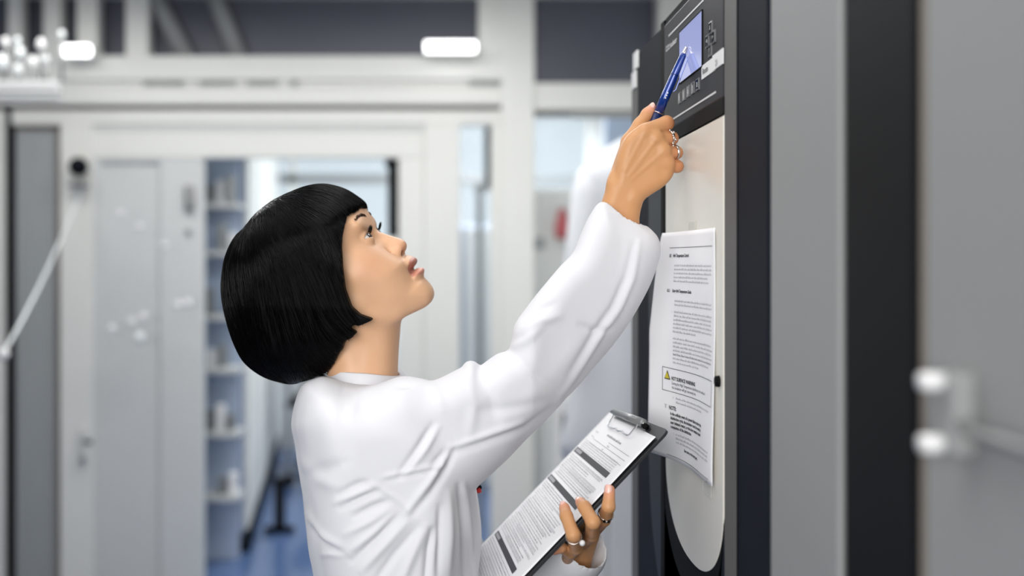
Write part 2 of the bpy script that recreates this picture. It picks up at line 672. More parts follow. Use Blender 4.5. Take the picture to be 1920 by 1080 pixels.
# door leaf, left of the opening
dl = empty('door_1', P(280, ZF, YP), kind='structure')
R(174, 296, 190, ZF - 3, YP + .0, .05, ch=.004).build('stile', M_grey, dl)
R(300, 296, 380, ZF - 3, YP + .0, .05, ch=.004).build('stile', M_grey, dl)
R(190, 296, 300, 304, YP + .0, .05, ch=.004).build('rail', M_grey, dl)
R(190, 304, 300, ZF - 3, YP + .02, .02).build('door_panel', M_grey, dl)
hd = MB(); R(345, 346, 362, 396, YP - .03, .03, hd, .008); hd.build('door_lock', M_metalg, dl, True)
MB().sphere(P(353, 435, YP - .01), .014).build('rivet', M_metalg, dl, True)
hk = dl
R(146, 806, 162, 870, YP - .04, .02, ch=.008).build('back_plate', M_grey, hk)
MB().tube([P(156, 828, YP - .08), P(172, 830, YP - .08)], .009).build('door_handle', M_dark, hk, True)
MB().tube([P(154, 862, YP - .065), P(154, 862, YP - .03)], .012).build('lock_cylinder', M_metalg, hk, True)
# glazing right of the door
pane(4, 862, 236, 921, ZF, M_glass, YP + .02)
pane(5, 1002, 217, 1330, ZF, M_glass, YP + .02)
trim(743, 296, 748, 480, YP + .03, .02, M_dark, 0)
fx = empty('door_closer', P(735, 296, YP + .06), 'tall black door closer rail at the right of the door opening', 'closer')
R(727, 298, 745, 446, YP + .07, .04, ch=.004).build('rail', M_dark, fx)
R(722, 298, 746, 312, YP + .06, .04, ch=.004).build('arm', M_dark, fx)

# ------------------------------------------------------------------ corridor beyond the partition
cw = MB()
A0, A1 = Vector((-1.06, 4.90, 0)), Vector((-1.39, 7.58, 0))


def slab(A, B, z0, z1, t, name, m, parent=None, off=0):
    d = (B - A).normalized(); nn = Vector((-d.y, d.x, 0))
    o_ = nn * off
    vs = [A + o_ + Vector((0, 0, z0)), B + o_ + Vector((0, 0, z0)), B + o_ + nn * t + Vector((0, 0, z0)), A + o_ + nn * t + Vector((0, 0, z0))]
    vs += [v + Vector((0, 0, z1 - z0)) for v in vs]
    mb = MB(); mb.add(vs, [(0, 1, 2, 3), (7, 6, 5, 4), (0, 4, 5, 1), (1, 5, 6, 2), (2, 6, 7, 3), (3, 7, 4, 0)])
    return mb.build(name, m, parent)


cs = empty('corridor_cabinet', A0, 'long pale cabinet run along the left of the corridor beyond the doorway', 'cabinet')
slab(A0, A1, .06, 2.3, .35, 'carcass', M_blue, cs, .01)
slab(A0, A1, 0, .10, .33, 'plinth', M_dark, cs, -.02)
for i in range(6):
    t0, t1 = i / 6, (i + .82) / 6
    slab(A0.lerp(A1, t0), A0.lerp(A1, t1), .12, 2.28, .02, 'door_panel', M_white, cs, -.012)
lg = empty('glazed_shelving', P(420, 1090, 4.9), 'bluish glass fronted shelves just inside the doorway', 'shelving')
R(378, 292, 448, 1075, 4.80, .02).build('back_panel', M_blue, lg)
for k, y in enumerate((380, 470, 590, 690, 810, 930)):
    R(380, y, 446, y + 10, 4.66, .14).build('shelf', M_grey, lg)
    for j in range(3):
        if (k * 3 + j) % 4 == 3: continue
        x = 384 + j * 20 + (k % 2) * 4
        b = R(x, y - 34 - 8 * ((j + k) % 3), x + 15, y - .3, 4.69, .05, ch=.006).build('storage_jar', M_label if (j + k) % 2 else M_metalg)
        tag(b, '%s jar, %s on the %s shelf inside the doorway' % ('white' if (j + k) % 2 else 'grey', ('leftmost', 'middle one', 'rightmost')[j], ('top', 'second', 'third', 'fourth', 'fifth', 'bottom')[k]), 'jar', 'jars on the blurred glazed shelves')
# trolley and far fittings
tr = empty('trolley', P(530, 1060, 5.6), 'dark wheeled trolley standing on the blue corridor floor', 'trolley')
q0 = P(500, 700, 6.4)
MB().box((-1.10, 6.3, .52), (-.55, 6.9, .56), .01).build('shelf', M_dark, tr)
MB().box((-1.10, 6.3, .92), (-.55, 6.9, .96), .01).build('shelf', M_dark, tr)
for (x, y) in ((-1.08, 6.32), (-.57, 6.32), (-1.08, 6.88), (-.57, 6.88)):
    MB().tube([(x, y, .08), (x, y, 1.0)], .016).build('leg', M_metalg, tr)
    MB().sphere((x, y, .04), .04).build('wheel', M_black, tr, True)
MB().box((-1.0, 6.4, .96), (-.65, 6.8, 1.28), .02).build('instrument_case', M_dark, tr)
st = empty('floor_stand', P(528, 1000, 5.3), 'slim black stand foot on the shiny corridor floor', 'stand')
MB().tube([(-.95, 5.25, .04), (-.95, 5.25, .3)], .03).build('pole', M_black, st)
MB().tube([(-1.03, 5.25, .02), (-.87, 5.25, .02)], .02).build('foot', M_black, st)
for i, y in enumerate((5.6, 6.9)):
    l = empty('ceiling_lamp', (-.7, y, HC), ['glowing ceiling lamp nearest behind the doorway', 'second glowing ceiling lamp in the corridor', 'third glowing ceiling lamp in the corridor', 'farthest glowing ceiling lamp in the corridor'][i], 'lamp')
    MB().box((-1.3, y - .1, HC - .05), (.1, y + .1, HC - .001), .01).build('housing', M_white, l)
    MB().box((-1.26, y - .08, HC - .06), (.06, y + .08, HC - .05)).build('diffuser', M_lampf, l)
cd = empty('tall_cabinet', (-.05, 6.2, 0), 'tall grey blue cabinet seen blurred through the narrow window', 'cabinet')
MB().box((-.16, 6.2, 0), (.28, 6.7, 1.72), .01).build('carcass', M_blue, cd)
bp_ = empty('black_pillar', (.22, 5.4, 0), 'narrow black post seen through the slim window right of the doorway', 'post')
MB().box((.175, 5.4, 1.90), (.225, 5.44, HC), .004).build('post', M_dark, bp_)
MB().tube([(.15, 5.42, 0), (.15, 5.42, 1.9)], .02).build('pole', M_metalg, bp_)
MB().box((.12, 5.41, 1.88), (.225, 5.43, 1.92)).build('bracket', M_metalg, bp_)
MB().box((-.15, 6.18, .05), (.05, 6.2, 1.70), .006).build('door', M_grey, cd)
MB().box((.07, 6.18, .05), (.27, 6.2, 1.70), .006).build('door', M_grey, cd)
fr = empty('white_fridge', (.8, 5.2, 0), 'white laboratory fridge with small grey fittings behind the right window', 'fridge')
MB().box((.36, 5.0, 0), (1.1, 5.6, 1.87), .02).build('carcass', M_grey, fr)
MB().box((.37, 4.97, .08), (1.09, 5.0, 1.0), .01).build('lower_door', M_white, fr)
MB().box((.37, 4.97, 1.02), (1.09, 5.0, 1.85), .01).build('upper_door', M_white, fr)
MB().box((.41, 4.95, 1.55), (.47, 4.97, 1.61), .008).build('dial', M_metalg, fr)
MB().box((.42, 4.95, 1.02), (.50, 4.97, 1.10), .008).build('latch', M_metalg, fr)
ex = empty('red_extinguisher', (.545, 4.93, 1.6), 'small red bottle hanging on the white fridge door', 'bottle')
MB().tube([(.555, 4.9, 1.60), (.555, 4.9, 1.66), (.555, 4.9, 1.70), (.555, 4.9, 1.76)], [.035, .04, .03, .015], 12).build('bottle_body', M_red, ex, True)
MB().box((.54, 4.88, 1.76), (.57, 4.9699, 1.79), .004).build('cap', M_label, ex)
nb = empty('notice_board', (.6, 5.3, 1.75), 'pale notice panel above the white fridge', 'panel')
MB().box((.9, 5.7, 1.5), (1.2, 5.74, HC), .01).build('panel_sheet', M_blue, nb)

#@@BACKTHINGS
# hanging white lab coat between the right window and the incubator
hc = empty('hanging_lab_coat', (.67, 3.2, .6), 'blurred white lab coat hanging beside the dark incubator', 'coat')
yc = 3.2


def loft(rings, name, m, parent, smooth=True, capends=True):
    n = len(rings[0])
    vs = [v for r_ in rings for v in r_]
    fs = []
    for i in range(len(rings) - 1):
        for k in range(n):
            fs.append((i * n + k, i * n + (k + 1) % n, (i + 1) * n + (k + 1) % n, (i + 1) * n + k))
    if capends:
        fs.append(tuple(range(n)))
        fs.append(tuple((len(rings) - 1) * n + k for k in range(n))[::-1])
    mb = MB(); mb.add(vs, fs)
    return mb.build(name, m, parent, smooth)


def ring(cx, cy, z, a, b, n=40, wav=0, ph=0, p=2.0):
    out = []
    for k in range(n):
        t = 2 * math.pi * k / n
        r_ = 1 + wav * math.sin(t * 7 + ph)
        c_, s_ = math.cos(t), math.sin(t)
        out.append(Vector((cx + a * r_ * math.copysign(abs(c_) ** (2 / p), c_), cy + b * r_ * math.copysign(abs(s_) ** (2 / p), s_), z)))
    return out


xs = .64
rg = []
for z, a, b, wv in ((1.90, .08, .05, 0), (1.885, .105, .06, 0), (1.85, .155, .08, .01), (1.80, .215, .09, .02), (1.765, .222, .10, .01), (1.72, .205, .10, .02), (1.5, .20, .11, .04), (1.2, .22, .12, .05), (1.0, .26, .13, .06), (.9, .28, .13, .07), (.84, .28, .12, .07)):
    rg.append(ring(xs, yc, z, a, b, 48, wv, z * 2))
loft(rg, 'coat_body', M_coat2, hc)
for sx in (-1, 1):
    sl = []
    for t, r_ in ((0, .045), (.04, .062), (.15, .070), (.5, .066), (.8, .064), (1, .066)):
        c_ = Vector((xs + sx * (.160 + .075 * t ** .8), yc - .03 * t, 1.80 - .62 * t))
        sl.append([c_ + Vector((math.cos(k * math.pi / 12) * r_ * (1 + .05 * math.sin(k + t * 5)), math.sin(k * math.pi / 12) * r_ * .8, math.cos(k * math.pi / 12) * .012 * sx)) for k in range(24)])
    loft(sl, 'sleeve', M_coat2, hc)
for sx in (-1, 1):
    MB().box((xs + sx * .035 - .03, yc - .085, 1.80), (xs + sx * .035 + .03, yc - .060, 1.90), .008).build('lapel', M_coat2, hc)
MB().box((.60, 3.17, 1.885), (.70, 3.22, 1.93), .012).build('hanger', M_black, hc)
MB().tube([(.645, 3.2, 1.93), (.645, 3.2, 1.97), (.66, 3.2, 2.0), (.68, 3.2, 1.985)], .006).build('hook', M_metalg, hc)
rb = empty('coat_rail', (.64, 3.2, 0), 'thin grey garment rail holding the hanging white coat', 'rail')
MB().tube([(.40, 3.2, 1.976), (1.2, 3.2, 1.976)], .008).build('rail', M_metalg, rb)
MB().tube([(1.18, 3.2, .02), (1.18, 3.2, 1.98)], .014).build('post', M_metalg, rb)
MB().box((1.08, 3.0, 0), (1.24, 3.4, .03), .006).build('base', M_metalg, rb)
lc = empty('low_white_cabinet', (.7, 3.9, 0), 'low white cabinet below the hanging coat', 'cabinet')
MB().box((.39, 3.75, .0), (1.0, 4.2, 1.0), .01).build('carcass', M_white, lc)
for k in range(3):
    MB().box((.41 + k * .195, 3.735, .05), (.595 + k * .195, 3.752, .96), .006).build('door', M_label, lc)
    MB().box((.42 + k * .195, 3.715, .80), (.435 + k * .195, 3.736, .90), .004).build('handle', M_metalg, lc)
# ceiling lamps whose glow shows over the top rail
for i, (px, py, wd) in enumerate(((143, 95, 25), (845, 88, 48))):
    l = empty('tube_lamp', P(px, py, YP - .2), ['glowing tube lamp on the top rail at the far left', 'glowing tube lamp on the top rail near the main post'][i], 'lamp')
    a, b = P(px - wd, py, YP - .16), P(px + wd, py, YP - .16)
    MB().tube([a, b], .025, 16).build('lamp_tube', M_lampf, l, True)
    MB().box((a.x, YP - .14, a.z - .02), (b.x, YP - .02, a.z + .02), .004).build('lamp_bracket', M_white, l)

# ------------------------------------------------------------------ left foreground of the partition: glassware, gauge, hose
YG = 3.6
gs = empty('glassware_rack', P(60, 180, YG), 'cluster of glass bulbs on a rack at the upper left corner', 'rack')
R(-40, 150, 108, 172, YG, .06, ch=.004).build('rack_bar', M_grey, gs)
R(-40, 176, 108, 184, YG, .06, ch=.002).build('rack_bar', M_grey, gs)
gi = 0
for (x, y, r) in ((10, 80, .014), (33, 78, .012), (38, 100, .017), (77, 84, .016), (116, 66, .012), (4, 118, .022), (62, 118, .017), (34, 132, .016), (86, 112, .012)):
    g_ = empty('glass_bulb', P(x, y, YG), ('glass bulb second from the left, high on the rack', 'small glass bulb in the high row of the rack', 'bright glass bulb at the middle left of the rack', 'large upper right glass bulb on the rack', 'highest and rightmost glass bulb on the rack', 'leftmost large glass bulb, low on the rack', 'low glass bulb in the middle of the rack', 'lowest glass bulb on the rack', 'low glass bulb at the right of the rack')[gi], 'glassware', 'glass bulbs on the upper left rack')
    MB().sphere(P(x, y, YG + .02), r, 14, 10, (1, 1, 1.5)).build('bulb', M_tube if gi % 3 else M_label, g_, True)
    MB().tube([P(x, y + 10, YG + .02), P(x, 152, YG + .02)], .006).build('stem', M_metalg, g_, True)
    gi += 1
ga = empty('round_gauge', P(147, 312, 3.9), 'round black gauge mounted on the left door post', 'gauge')
MB().tube([P(147, 312, 4.36), P(147, 312, 4.30), P(147, 312, 4.26)], [.042, .042, .034], 24).build('dial_case', M_dark, ga, True)
MB().tube([P(147, 309, 4.262), P(147, 309, 4.25)], .024, 20).build('dial_glass', M_slate, ga, True)
for dx in (-7, 7):
    MB().sphere(P(147 + dx, 347, 4.32), .016).build('nut', M_chrome, ga, True)
MB().box(P(136, 352, 4.37), P(158, 344, 4.30), .004).build('bracket', M_metalg, ga)
ho = empty('clear_hose', P(80, 500, 3.0), 'thin clear hose slanting down from the round gauge to the left edge', 'hose')
h0, h1 = P(152, 358, 4.30), P(6, 664, 3.2)
MB().tube([h0.lerp(h1, t / 10) + Vector((0, 0, -.03 * math.sin(math.pi * t / 10))) for t in range(11)], .006, 8).build('tube', M_tube, ho, True)
MB().sphere(h1, .020).build('end_bulb', M_label, ho, True)
for k, pts in enumerate((((226, 400), (262, 425), (308, 461)), ((210, 617), (247, 603), (268, 594), (333, 572), (352, 569)))):
    a = empty('glass_tubing', P(pts[0][0], pts[0][1], 3.9), ['upper short glass rod with shiny joints in front of the grey door', 'lower slanting glass rod with shiny joints in front of the grey door'][k], 'glassware')
    L_ = [P(x, y, 4.2) for x, y in pts]
    MB().tube([L_[0]] + L_[1:], .0035, 6).build('rod', M_glass, a)
    MB().tube([L_[0], L_[0] + Vector((0, .19, 0))], .003, 6).build('bracket', M_glass, a)
    for p_ in L_:
        MB().sphere(p_, .015 if k == 0 else .019).build('joint', M_label, a, True)  # white balls added in place of blurred glints
    if k == 1:
        MB().sphere(P(262, 634, 4.2), .026).build('flask', M_tube, a, True)  # one more glint, added as a pale ball below the rod

#@@MACHINE
# ------------------------------------------------------------------ incubator on the right
XP = .277
XQ = .274          # face of the control film
XH = .2795         # face of the housing


def yat(px, X=XP):
    return X * FPX / (px - CX)


def yz(px, py, X=XP):
    Y = yat(px, X)
    return (Y, ZC - (py - CY) * Y / FPX)


ZTOP = 1.808
inc = empty('incubator', (.6, 1.17, 0), 'dark slate laboratory incubator with a control panel and pale oval door', 'incubator')
YN, YFar = .852, 1.50


def rr(y0, y1, z0, z1, r, seg=6, corners=(1, 1, 1, 1)):
    pts = []
    for (cy, cz, a0, on) in ((y1 - r, z1 - r, 0, corners[0]), (y0 + r, z1 - r, 90, corners[1]), (y0 + r, z0 + r, 180, corners[2]), (y1 - r, z0 + r, 270, corners[3])):
        if not on:
            sx = 1 if a0 in (0, 270) else -1
            sz = 1 if a0 in (0, 90) else -1
            pts.append((cy + sx * r, cz + sz * r)); continue
        for k in range(seg + 1):
            t = math.radians(a0 + 90 * k / seg)
            pts.append((cy + r * math.cos(t), cz + r * math.sin(t)))
    return pts


auto_smooth(MB().prism_yz(rr(YN, YFar, .0, ZTOP + .005, .03, corners=(1, 0, 0, 0)), XH, 1.0, .004).build('housing', M_slate, inc))
dr = auto_smooth(MB().prism_yz(rr(.9725, 1.268, .99, ZTOP, .004), .2752, .292, .003).build('door', M_slate, inc))
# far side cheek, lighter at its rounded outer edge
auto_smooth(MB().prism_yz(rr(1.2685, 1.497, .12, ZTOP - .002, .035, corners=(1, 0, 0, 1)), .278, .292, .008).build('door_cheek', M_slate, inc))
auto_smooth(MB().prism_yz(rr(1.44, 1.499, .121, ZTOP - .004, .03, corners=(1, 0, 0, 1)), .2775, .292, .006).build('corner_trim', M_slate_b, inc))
MB().box((.2742, 1.2495, 1.0), (.290, 1.2685, ZTOP + .002)).build('seal', M_black, inc)
MB().box((.2765, .985, ZTOP - .002), (.30, 1.27, ZTOP + .004)).build('seal', M_black, inc)
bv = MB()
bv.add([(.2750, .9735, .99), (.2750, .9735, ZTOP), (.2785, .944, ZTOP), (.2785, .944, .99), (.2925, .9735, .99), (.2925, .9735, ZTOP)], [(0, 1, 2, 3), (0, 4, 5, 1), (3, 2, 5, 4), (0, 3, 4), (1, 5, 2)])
bv.build('door_bevel', M_slate_b, inc)  # lighter slate puts the lit look of the bevel into its colour
# control panel
Yl, Yr = yat(1245, XQ), yat(1356.5, XQ)
zt, zb = 1.802, 1.664
cp = MB().box((XQ, Yr, zb), (XP + .003, Yl, zt), .0015).build('control_panel', M_panel, inc)
MB().box((XQ - .0002, Yr, zb - .017), (XP + .003, Yl + .001, zb), .0003).build('seal', M_black, inc)
XF = XQ - .0001


def pquad(mb, px0, py0, px1, py1, x=XF, th=.0004):
    """box standing on the panel face between two photo points"""
    a, b = yz(px0, py0, x), yz(px1, py1, x)
    mb.box((x - th, b[0], min(a[1], b[1])), (x + .0005, a[0], max(a[1], b[1])))
    return mb


def pstroke(p0, p1, wd, x=XF):
    a, b = yz(*p0, x), yz(*p1, x)
    z = (a[1] + b[1]) / 2
    return MB().box((x - .0004, b[0], z - wd / 2), (x + .0005, a[0], z + wd / 2))


pstroke((1254, 68), (1319, 0), .0022).build('panel_stripe', M_print, inc)
pstroke((1262, 225), (1342, 171), .0022).build('panel_stripe', M_print, inc)
s0, s1 = yz(1274.5, 61, XF), yz(1317, 21, XF)
s2 = yz(1317, 123.5, XF)
ztop = (s0[1] + s1[1]) / 2
lcd = MB().box((XF - .0006, s1[0], s2[1]), (XF + .001, s0[0], ztop)).build('screen', M_lcd, inc)
bez = MB()
bw = .0012
for (y0, y1, z0, z1) in ((s1[0] - bw, s0[0] + bw, ztop, ztop + bw), (s1[0] - bw, s0[0] + bw, s2[1] - bw, s2[1]), (s1[0] - bw, s1[0], s2[1], ztop), (s0[0], s0[0] + bw, s2[1], ztop)):
    bez.box((XF - .001, y0, z0), (XF + .001, y1, z1))
bez.build('screen_bezel', M_black, inc)


def button(px, py, hh=.0060, arrow=0):
    y, z = yz(px, py, XF)
    b = MB().box((XF - .0016, y - hh, z - hh), (XF + .0005, y + hh, z + hh), .0007).build('button', M_btn, inc)
    fr_ = MB()
    t = .0009
    for (y0, y1, z0, z1) in ((-1, 1, 1, 1.15), (-1, 1, -1.15, -1), (-1.15, -1, -1.15, 1.15), (1, 1.15, -1.15, 1.15)):
        fr_.box((XF - .0012, y + y0 * hh, z + z0 * hh), (XF + .0004, y + y1 * hh, z + z1 * hh))
    fr_.build('button_frame', M_metald, b)
    q = hh * .5
    g = MB()
    if arrow is not None:
        tri = [(q * math.cos(arrow + a_), q * math.sin(arrow + a_)) for a_ in (0, 2.4, -2.4)]
        g.add([(XF - .0019, y - a_, z + b_) for a_, b_ in tri] + [(XF - .0012, y - a_, z + b_) for a_, b_ in tri], [(0, 1, 2), (5, 4, 3), (0, 3, 4, 1), (1, 4, 5, 2), (2, 5, 3, 0)])
    else:
        g.box((XF - .0019, y - q * .5, z - q * 1.1), (XF - .0012, y + q * .5, z + q * .9))
    g.build('button_symbol', M_metalg, b)


for px, py, ar in ((1333.5, 52, math.pi / 2), (1339, 69, 0), (1327.5, 77.5, math.pi), (1332.5, 94.5, -math.pi / 2)):
    button(px, py, .0058, ar)
for px, py in ((1275.5, 184), (1283.5, 178), (1291.5, 171.5), (1300, 165), (1309, 158.5)):
    button(px, py, .0058, None)


def panel_text(s, py_c, px0, size, m=M_print, parent=inc, x=XF, name='lettering', bold=True):
    vs, fs = text_polys(s, size, bold)
    y, z = yz(px0, py_c, x)
    mb = MB()
    mb.add([(x - .0004, y - a, z + b) for a, b in vs], fs)
    return mb.build(name, m, parent, fix=False)


panel_text('CO2 Incubator', 98, 1249, .0098)
# white stickers at the right of the panel
mb = MB(); y0, z0 = yz(1316, 137, XF); y1, z1 = yz(1341, 122, XF)
mb.box((XF - .0005, y1, z0 - .0075), (XF + .0003, y0, z0 + .0075)); stk = mb.build('sticker', M_label, inc)
mb = MB(); y0, z0 = yz(1337, 120, XF); y1 = yat(1357, XF)
mb.box((XF - .0008, y1 + .001, z0 - .0075), (XF + .0003, y0, z0 + .0085)); mb.build('sticker', M_label, inc)
panel_text('Room', 140, 1317.5, .009, M_ink3, inc, XF - .0006)
panel_text('21', 124, 1341.5, .009, M_ink2, inc, XF - .0010)
# stickers on the far cheek of the housing
for (xa, ya, yb_) in ((1190, 107, 122), (1187, 143, 160)):
    y, z = yz(xa, (ya + yb_) / 2, .2755)
    MB().box((.2752, y - .018, z - .013), (.2785, y + .012, z + .013), .0005).build('sticker', M_label, inc)

# pale oval door glass with its black seal
def oval(a, zt_, zc, b, yc_, n=28, p=2.25):
    pts = [(yc_ - a, zt_), (yc_ + a, zt_)]
    out = []
    for k in range(n + 1):
        t = math.pi * k / n
        c_, s_ = math.cos(t), math.sin(t)
        out.append((yc_ + a * math.copysign(abs(c_) ** (2 / p), c_), zc - b * abs(s_) ** (2 / p)))
    return [(yc_ - a, zt_)] + [(yc_ + a, zt_)] + out


YM = (1.2406 + .9744) / 2
auto_smooth(MB().prism_yz(oval(.1900, zb - .02, 1.26, .235, 1.1650), XQ + .0012, XP + .0035, .002).build('door_rim', M_slate_r, inc))
auto_smooth(MB().prism_yz(oval(.1435, zb - .014, 1.25, .140, 1.1185), XQ + .0008, XP + .004, .001).build('seal', M_black, inc))
auto_smooth(MB().prism_yz(oval(.1330, zb - .018, 1.25, .100, YM), XQ + .0002, XP + .003, .0012).build('oval_panel', M_cream, inc))
MB().tube([(.277, .990, 1.3735), (.2700, .990, 1.3735)], [.0065, .0055], 12).build('latch_knob', M_black, inc, True)

# neighbouring units on the same wall
nu = empty('grey_cabinet', (.5, .77, 0), 'light grey upright cabinet directly right of the dark incubator', 'cabinet')
MB().box((.286, .696, 0), (.95, .850, 2.1), .006).build('carcass', M_side, nu)
MB().box((.2797, .697, .05), (.287, .848, 2.05), .003).build('door', M_side, nu)
dk = empty('dark_cabinet', (.5, .63, 0), 'near black upright cabinet between the two grey units', 'cabinet')
MB().box((.288, .584, 0), (.95, .692, 2.1), .006).build('carcass', M_dark, dk)
MB().box((.2815, .585, .05), (.289, .691, 2.05), .003).build('door', M_dark, dk)
fz = empty('grey_freezer', (.5, .35, 0), 'pale grey freezer door with white bracketed bar handle at the right edge', 'freezer')
MB().box((.288, -.15, 0), (.95, .580, 2.1), .01).build('carcass', M_side, fz)
MB().box((.2795, -.14, .05), (.289, .570, 2.05), .006).build('door', M_side, fz)
MB().box((.2798, .571, .05), (.30, .578, 2.05), .003).build('door_seal', M_brown, fz)
hy, hz = .520, 1.397
hb = MB().box((.266, hy - .010, hz - .004), (.280, hy + .010, hz + .042), .004).build('handle_bracket', M_side, fz)
for dz in (.036, .002):
    MB().tube([(.268, hy + .004, hz + dz), (.255, hy + .004, hz + dz)], [.0055, .005], 14).build('bolt_cap', M_label, fz, True)
MB().tube([(.272, hy, hz + .015), (.268, hy - .03, hz + .014), (.266, .1, hz + .012)], .0035, 10).build('handle_bar', M_metalg, fz, True)

# ------------------------------------------------------------------ instruction sheet taped to the door
PW, PH = .216, .270


def page_path(te, n=200):
    xs_, ys_ = [.2728], [1.0015]
    ds = PW / n
    for i in range(n):
        s_ = (i + .5) * ds
        th = te * max(0, (s_ - .04) / (PW - .04))
        xs_.append(xs_[-1] - math.sin(th) * ds)
        ys_.append(ys_[-1] + math.cos(th) * ds)
    return xs_, ys_


_pc = {}


def page(a, b):
    """a 0..1 left (far) to right (near), b 0..1 top to bottom -> world"""
    b_ = min(max(b, 0), 1)
    te = .09 + .215 * min(1, b_ / .45) ** .8 - .03 * b_
    key = round(te, 3)
    if key not in _pc: _pc[key] = page_path(key)
    xs_, ys_ = _pc[key]
    t = (1 - a) * 200
    i = min(max(int(t), 0), 199); fr_ = t - i
    x = xs_[i] + (xs_[i + 1] - xs_[i]) * fr_
    y = ys_[i] + (ys_[i + 1] - ys_[i]) * fr_
    z = 1.5323 - b * PH - .006 * (1 - a) * b
    wav = .0022 * math.sin(a * 7 + b * 5) * b_
    x += wav - .006 * max(0, b_ - .75) * a
    return Vector((min(x, .2738), y, z))


def paper_sheet(name, fn, na, nb, m, parent, th):
    vs, fs = [], []
    for j in range(nb + 1):
        for i in range(na + 1):
            vs.append(fn(i / na, j / nb))
    n = len(vs)
    V = np.array([tuple(v) for v in vs])
    fs = [(j * (na + 1) + i, j * (na + 1) + i + 1, (j + 1) * (na + 1) + i + 1, (j + 1) * (na + 1) + i) for j in range(nb) for i in range(na)]
    o = mesh_obj(name, vs, fs, m, parent, True)
    md = o.modifiers.new('thickness', 'SOLIDIFY')
    md.thickness = th
    md.offset = 0
    return o


sh = empty('instruction_sheet', (.268, 1.12, 1.26), 'white printed instruction sheet taped to the oval incubator door', 'paper')
paper_sheet('sheet', page, 40, 50, M_paper, sh, .0003)


def on_page(u, v, lift=.0006, fn=None):
    fn = fn or page
    a, b = u / PW, v / PH
    p0 = fn(a, b)
    e = .01
    t1 = fn(a + e, b) - p0; t2 = fn(a, b + e) - p0
    n_ = t2.cross(t1).normalized()
    if n_.x > 0: n_ = -n_
    return p0 + n_ * lift


class Print:
    def __init__(s, place): s.mb = {}; s.place = place

    def q(s, m, nm='lettering'):
        return s.mb.setdefault((nm, m.name), (m, MB()))[1]

    def text(s, m, st, u, v, size, bold=False):
        vs, fs = text_polys(st, size, bold)
        s.q(m).add([s.place(u + a, v - b) for a, b in vs], fs)

    def rect(s, m, u0, v0, u1, v1, nseg=8, lift=None, nm='lettering'):
        kw = {} if lift is None else {'lift': lift}
        vs = []
        for i in range(nseg + 1):
            u = u0 + (u1 - u0) * i / nseg
            vs.append(s.place(u, v0, **kw)); vs.append(s.place(u, v1, **kw))
        s.q(m, nm).add(vs, [(2 * i, 2 * i + 1, 2 * i + 3, 2 * i + 2) for i in range(nseg)])

    def words(s, m, u0, v, u1, h, rnd, gap=.0012):
        u = u0
        while u < u1 - .003:
            l = min(rnd.uniform(.004, .013), u1 - u)
            # a word is a row of letter-like strokes
            k = u
            while k < u + l - .0006:
                wv = rnd.uniform(.0006, .0012)
                hh = h * rnd.choice((.62, .62, 1.0, .7))
                s.rect(m, k, v - hh, k + wv * .62, v, 1)
                k += wv * 1.35
            u += l + gap

    def flush(s, parent, name='print'):
        for k, (m, mb) in s.mb.items():
            o = mb.build(re.sub(r'\d+$', '', k[0]), m, parent, fix=False)
            if k[0] == 'lettering': o['kind'] = 'stuff'


rnd = random.Random(4)
pr = Print(on_page)
PS = 1.0
pr.rect(M_ink3, .040, .0185, .207, .0192, nm='rule1')
pr.text(M_ink3, 'i', .204, .013, .004)
pr.text(M_ink, '8.5', .042, .030, .0054, True)
pr.text(M_ink, 'High Temperature Control', .055, .030, .0054, True)
for i in range(5):
    pr.words(M_ink2, .062, .041 + i * .0046, .203 - (.012 if i > 2 else 0), .0026, rnd)
pr.text(M_ink, '8.5.1', .043, .0715, .0050, True)
pr.text(M_ink, 'Using High Temperature Guide', .060, .0715, .0052, True)
for i in range(2):
    pr.words(M_ink2, .070, .0825 + i * .0045, .202, .0026, rnd)
pr.text(M_ink2, '2.', .063, .0955, .0036)
for i in range(6):
    pr.words(M_ink2, .070, .0955 + i * .0046, .203 - (.06 if i == 5 else 0), .0026, rnd)
for i in range(7):
    pr.words(M_ink2 if i != 4 else M_ink3, .071, .1265 + i * .0047, .205 - (.055 if i == 6 else .015 if i == 5 else 0), .0026, rnd)
bx0, bx1, by0, by1 = .040, .206, .1610, .1885
for (a, b, c, d) in ((bx0, by0, bx1, by0 + .0008), (bx0, by1, bx1, by1 + .0008), (bx0, by0, bx0 + .0012, by1), (bx1 - .0008, by0, bx1, by1)):
    pr.rect(M_ink3, a, b, c, d, nm='box_line%d' % int(a * 1e5 + b * 1e6 + c * 1e4))
tq = pr.q(M_ink, 'warning_triangle')
tc_ = (.0545, .1700)
tq.add([on_page(tc_[0] + .0085 * a, tc_[1] + .0058 * b) for a, b in ((-1, .9), (1, .9), (0, -1))], [(0, 1, 2)])
pr.q(M_yellow, 'warning_triangle_fill').add([on_page(tc_[0] + .0066 * a, tc_[1] + .0002 + .0042 * b, .0009) for a, b in ((-1, .9), (1, .9), (0, -1))], [(0, 1, 2)])
pr.text(M_ink, 'HOT SURFACE WARNING', .066, .1748, .0060, True)
pr.text(M_ink, 'During the High Temperature disinfection the surface of', .067, .1800, .0048)
pr.text(M_ink, 'the incubator will get extremely hot.', .067, .1850, .0048)
pr.text(M_ink2, '4.', .069, .1965, .0036)
pr.words(M_ink2, .077, .1965, .196, .0026, rnd); pr.words(M_ink2, .077, .2012, .165, .0026, rnd)
pr.rect(M_ink2, .046, .2055, .053, .2062); pr.rect(M_ink2, .048, .2065, .050, .2100)
pr.text(M_ink, 'NOTE:', .058, .2103, .0066, True)
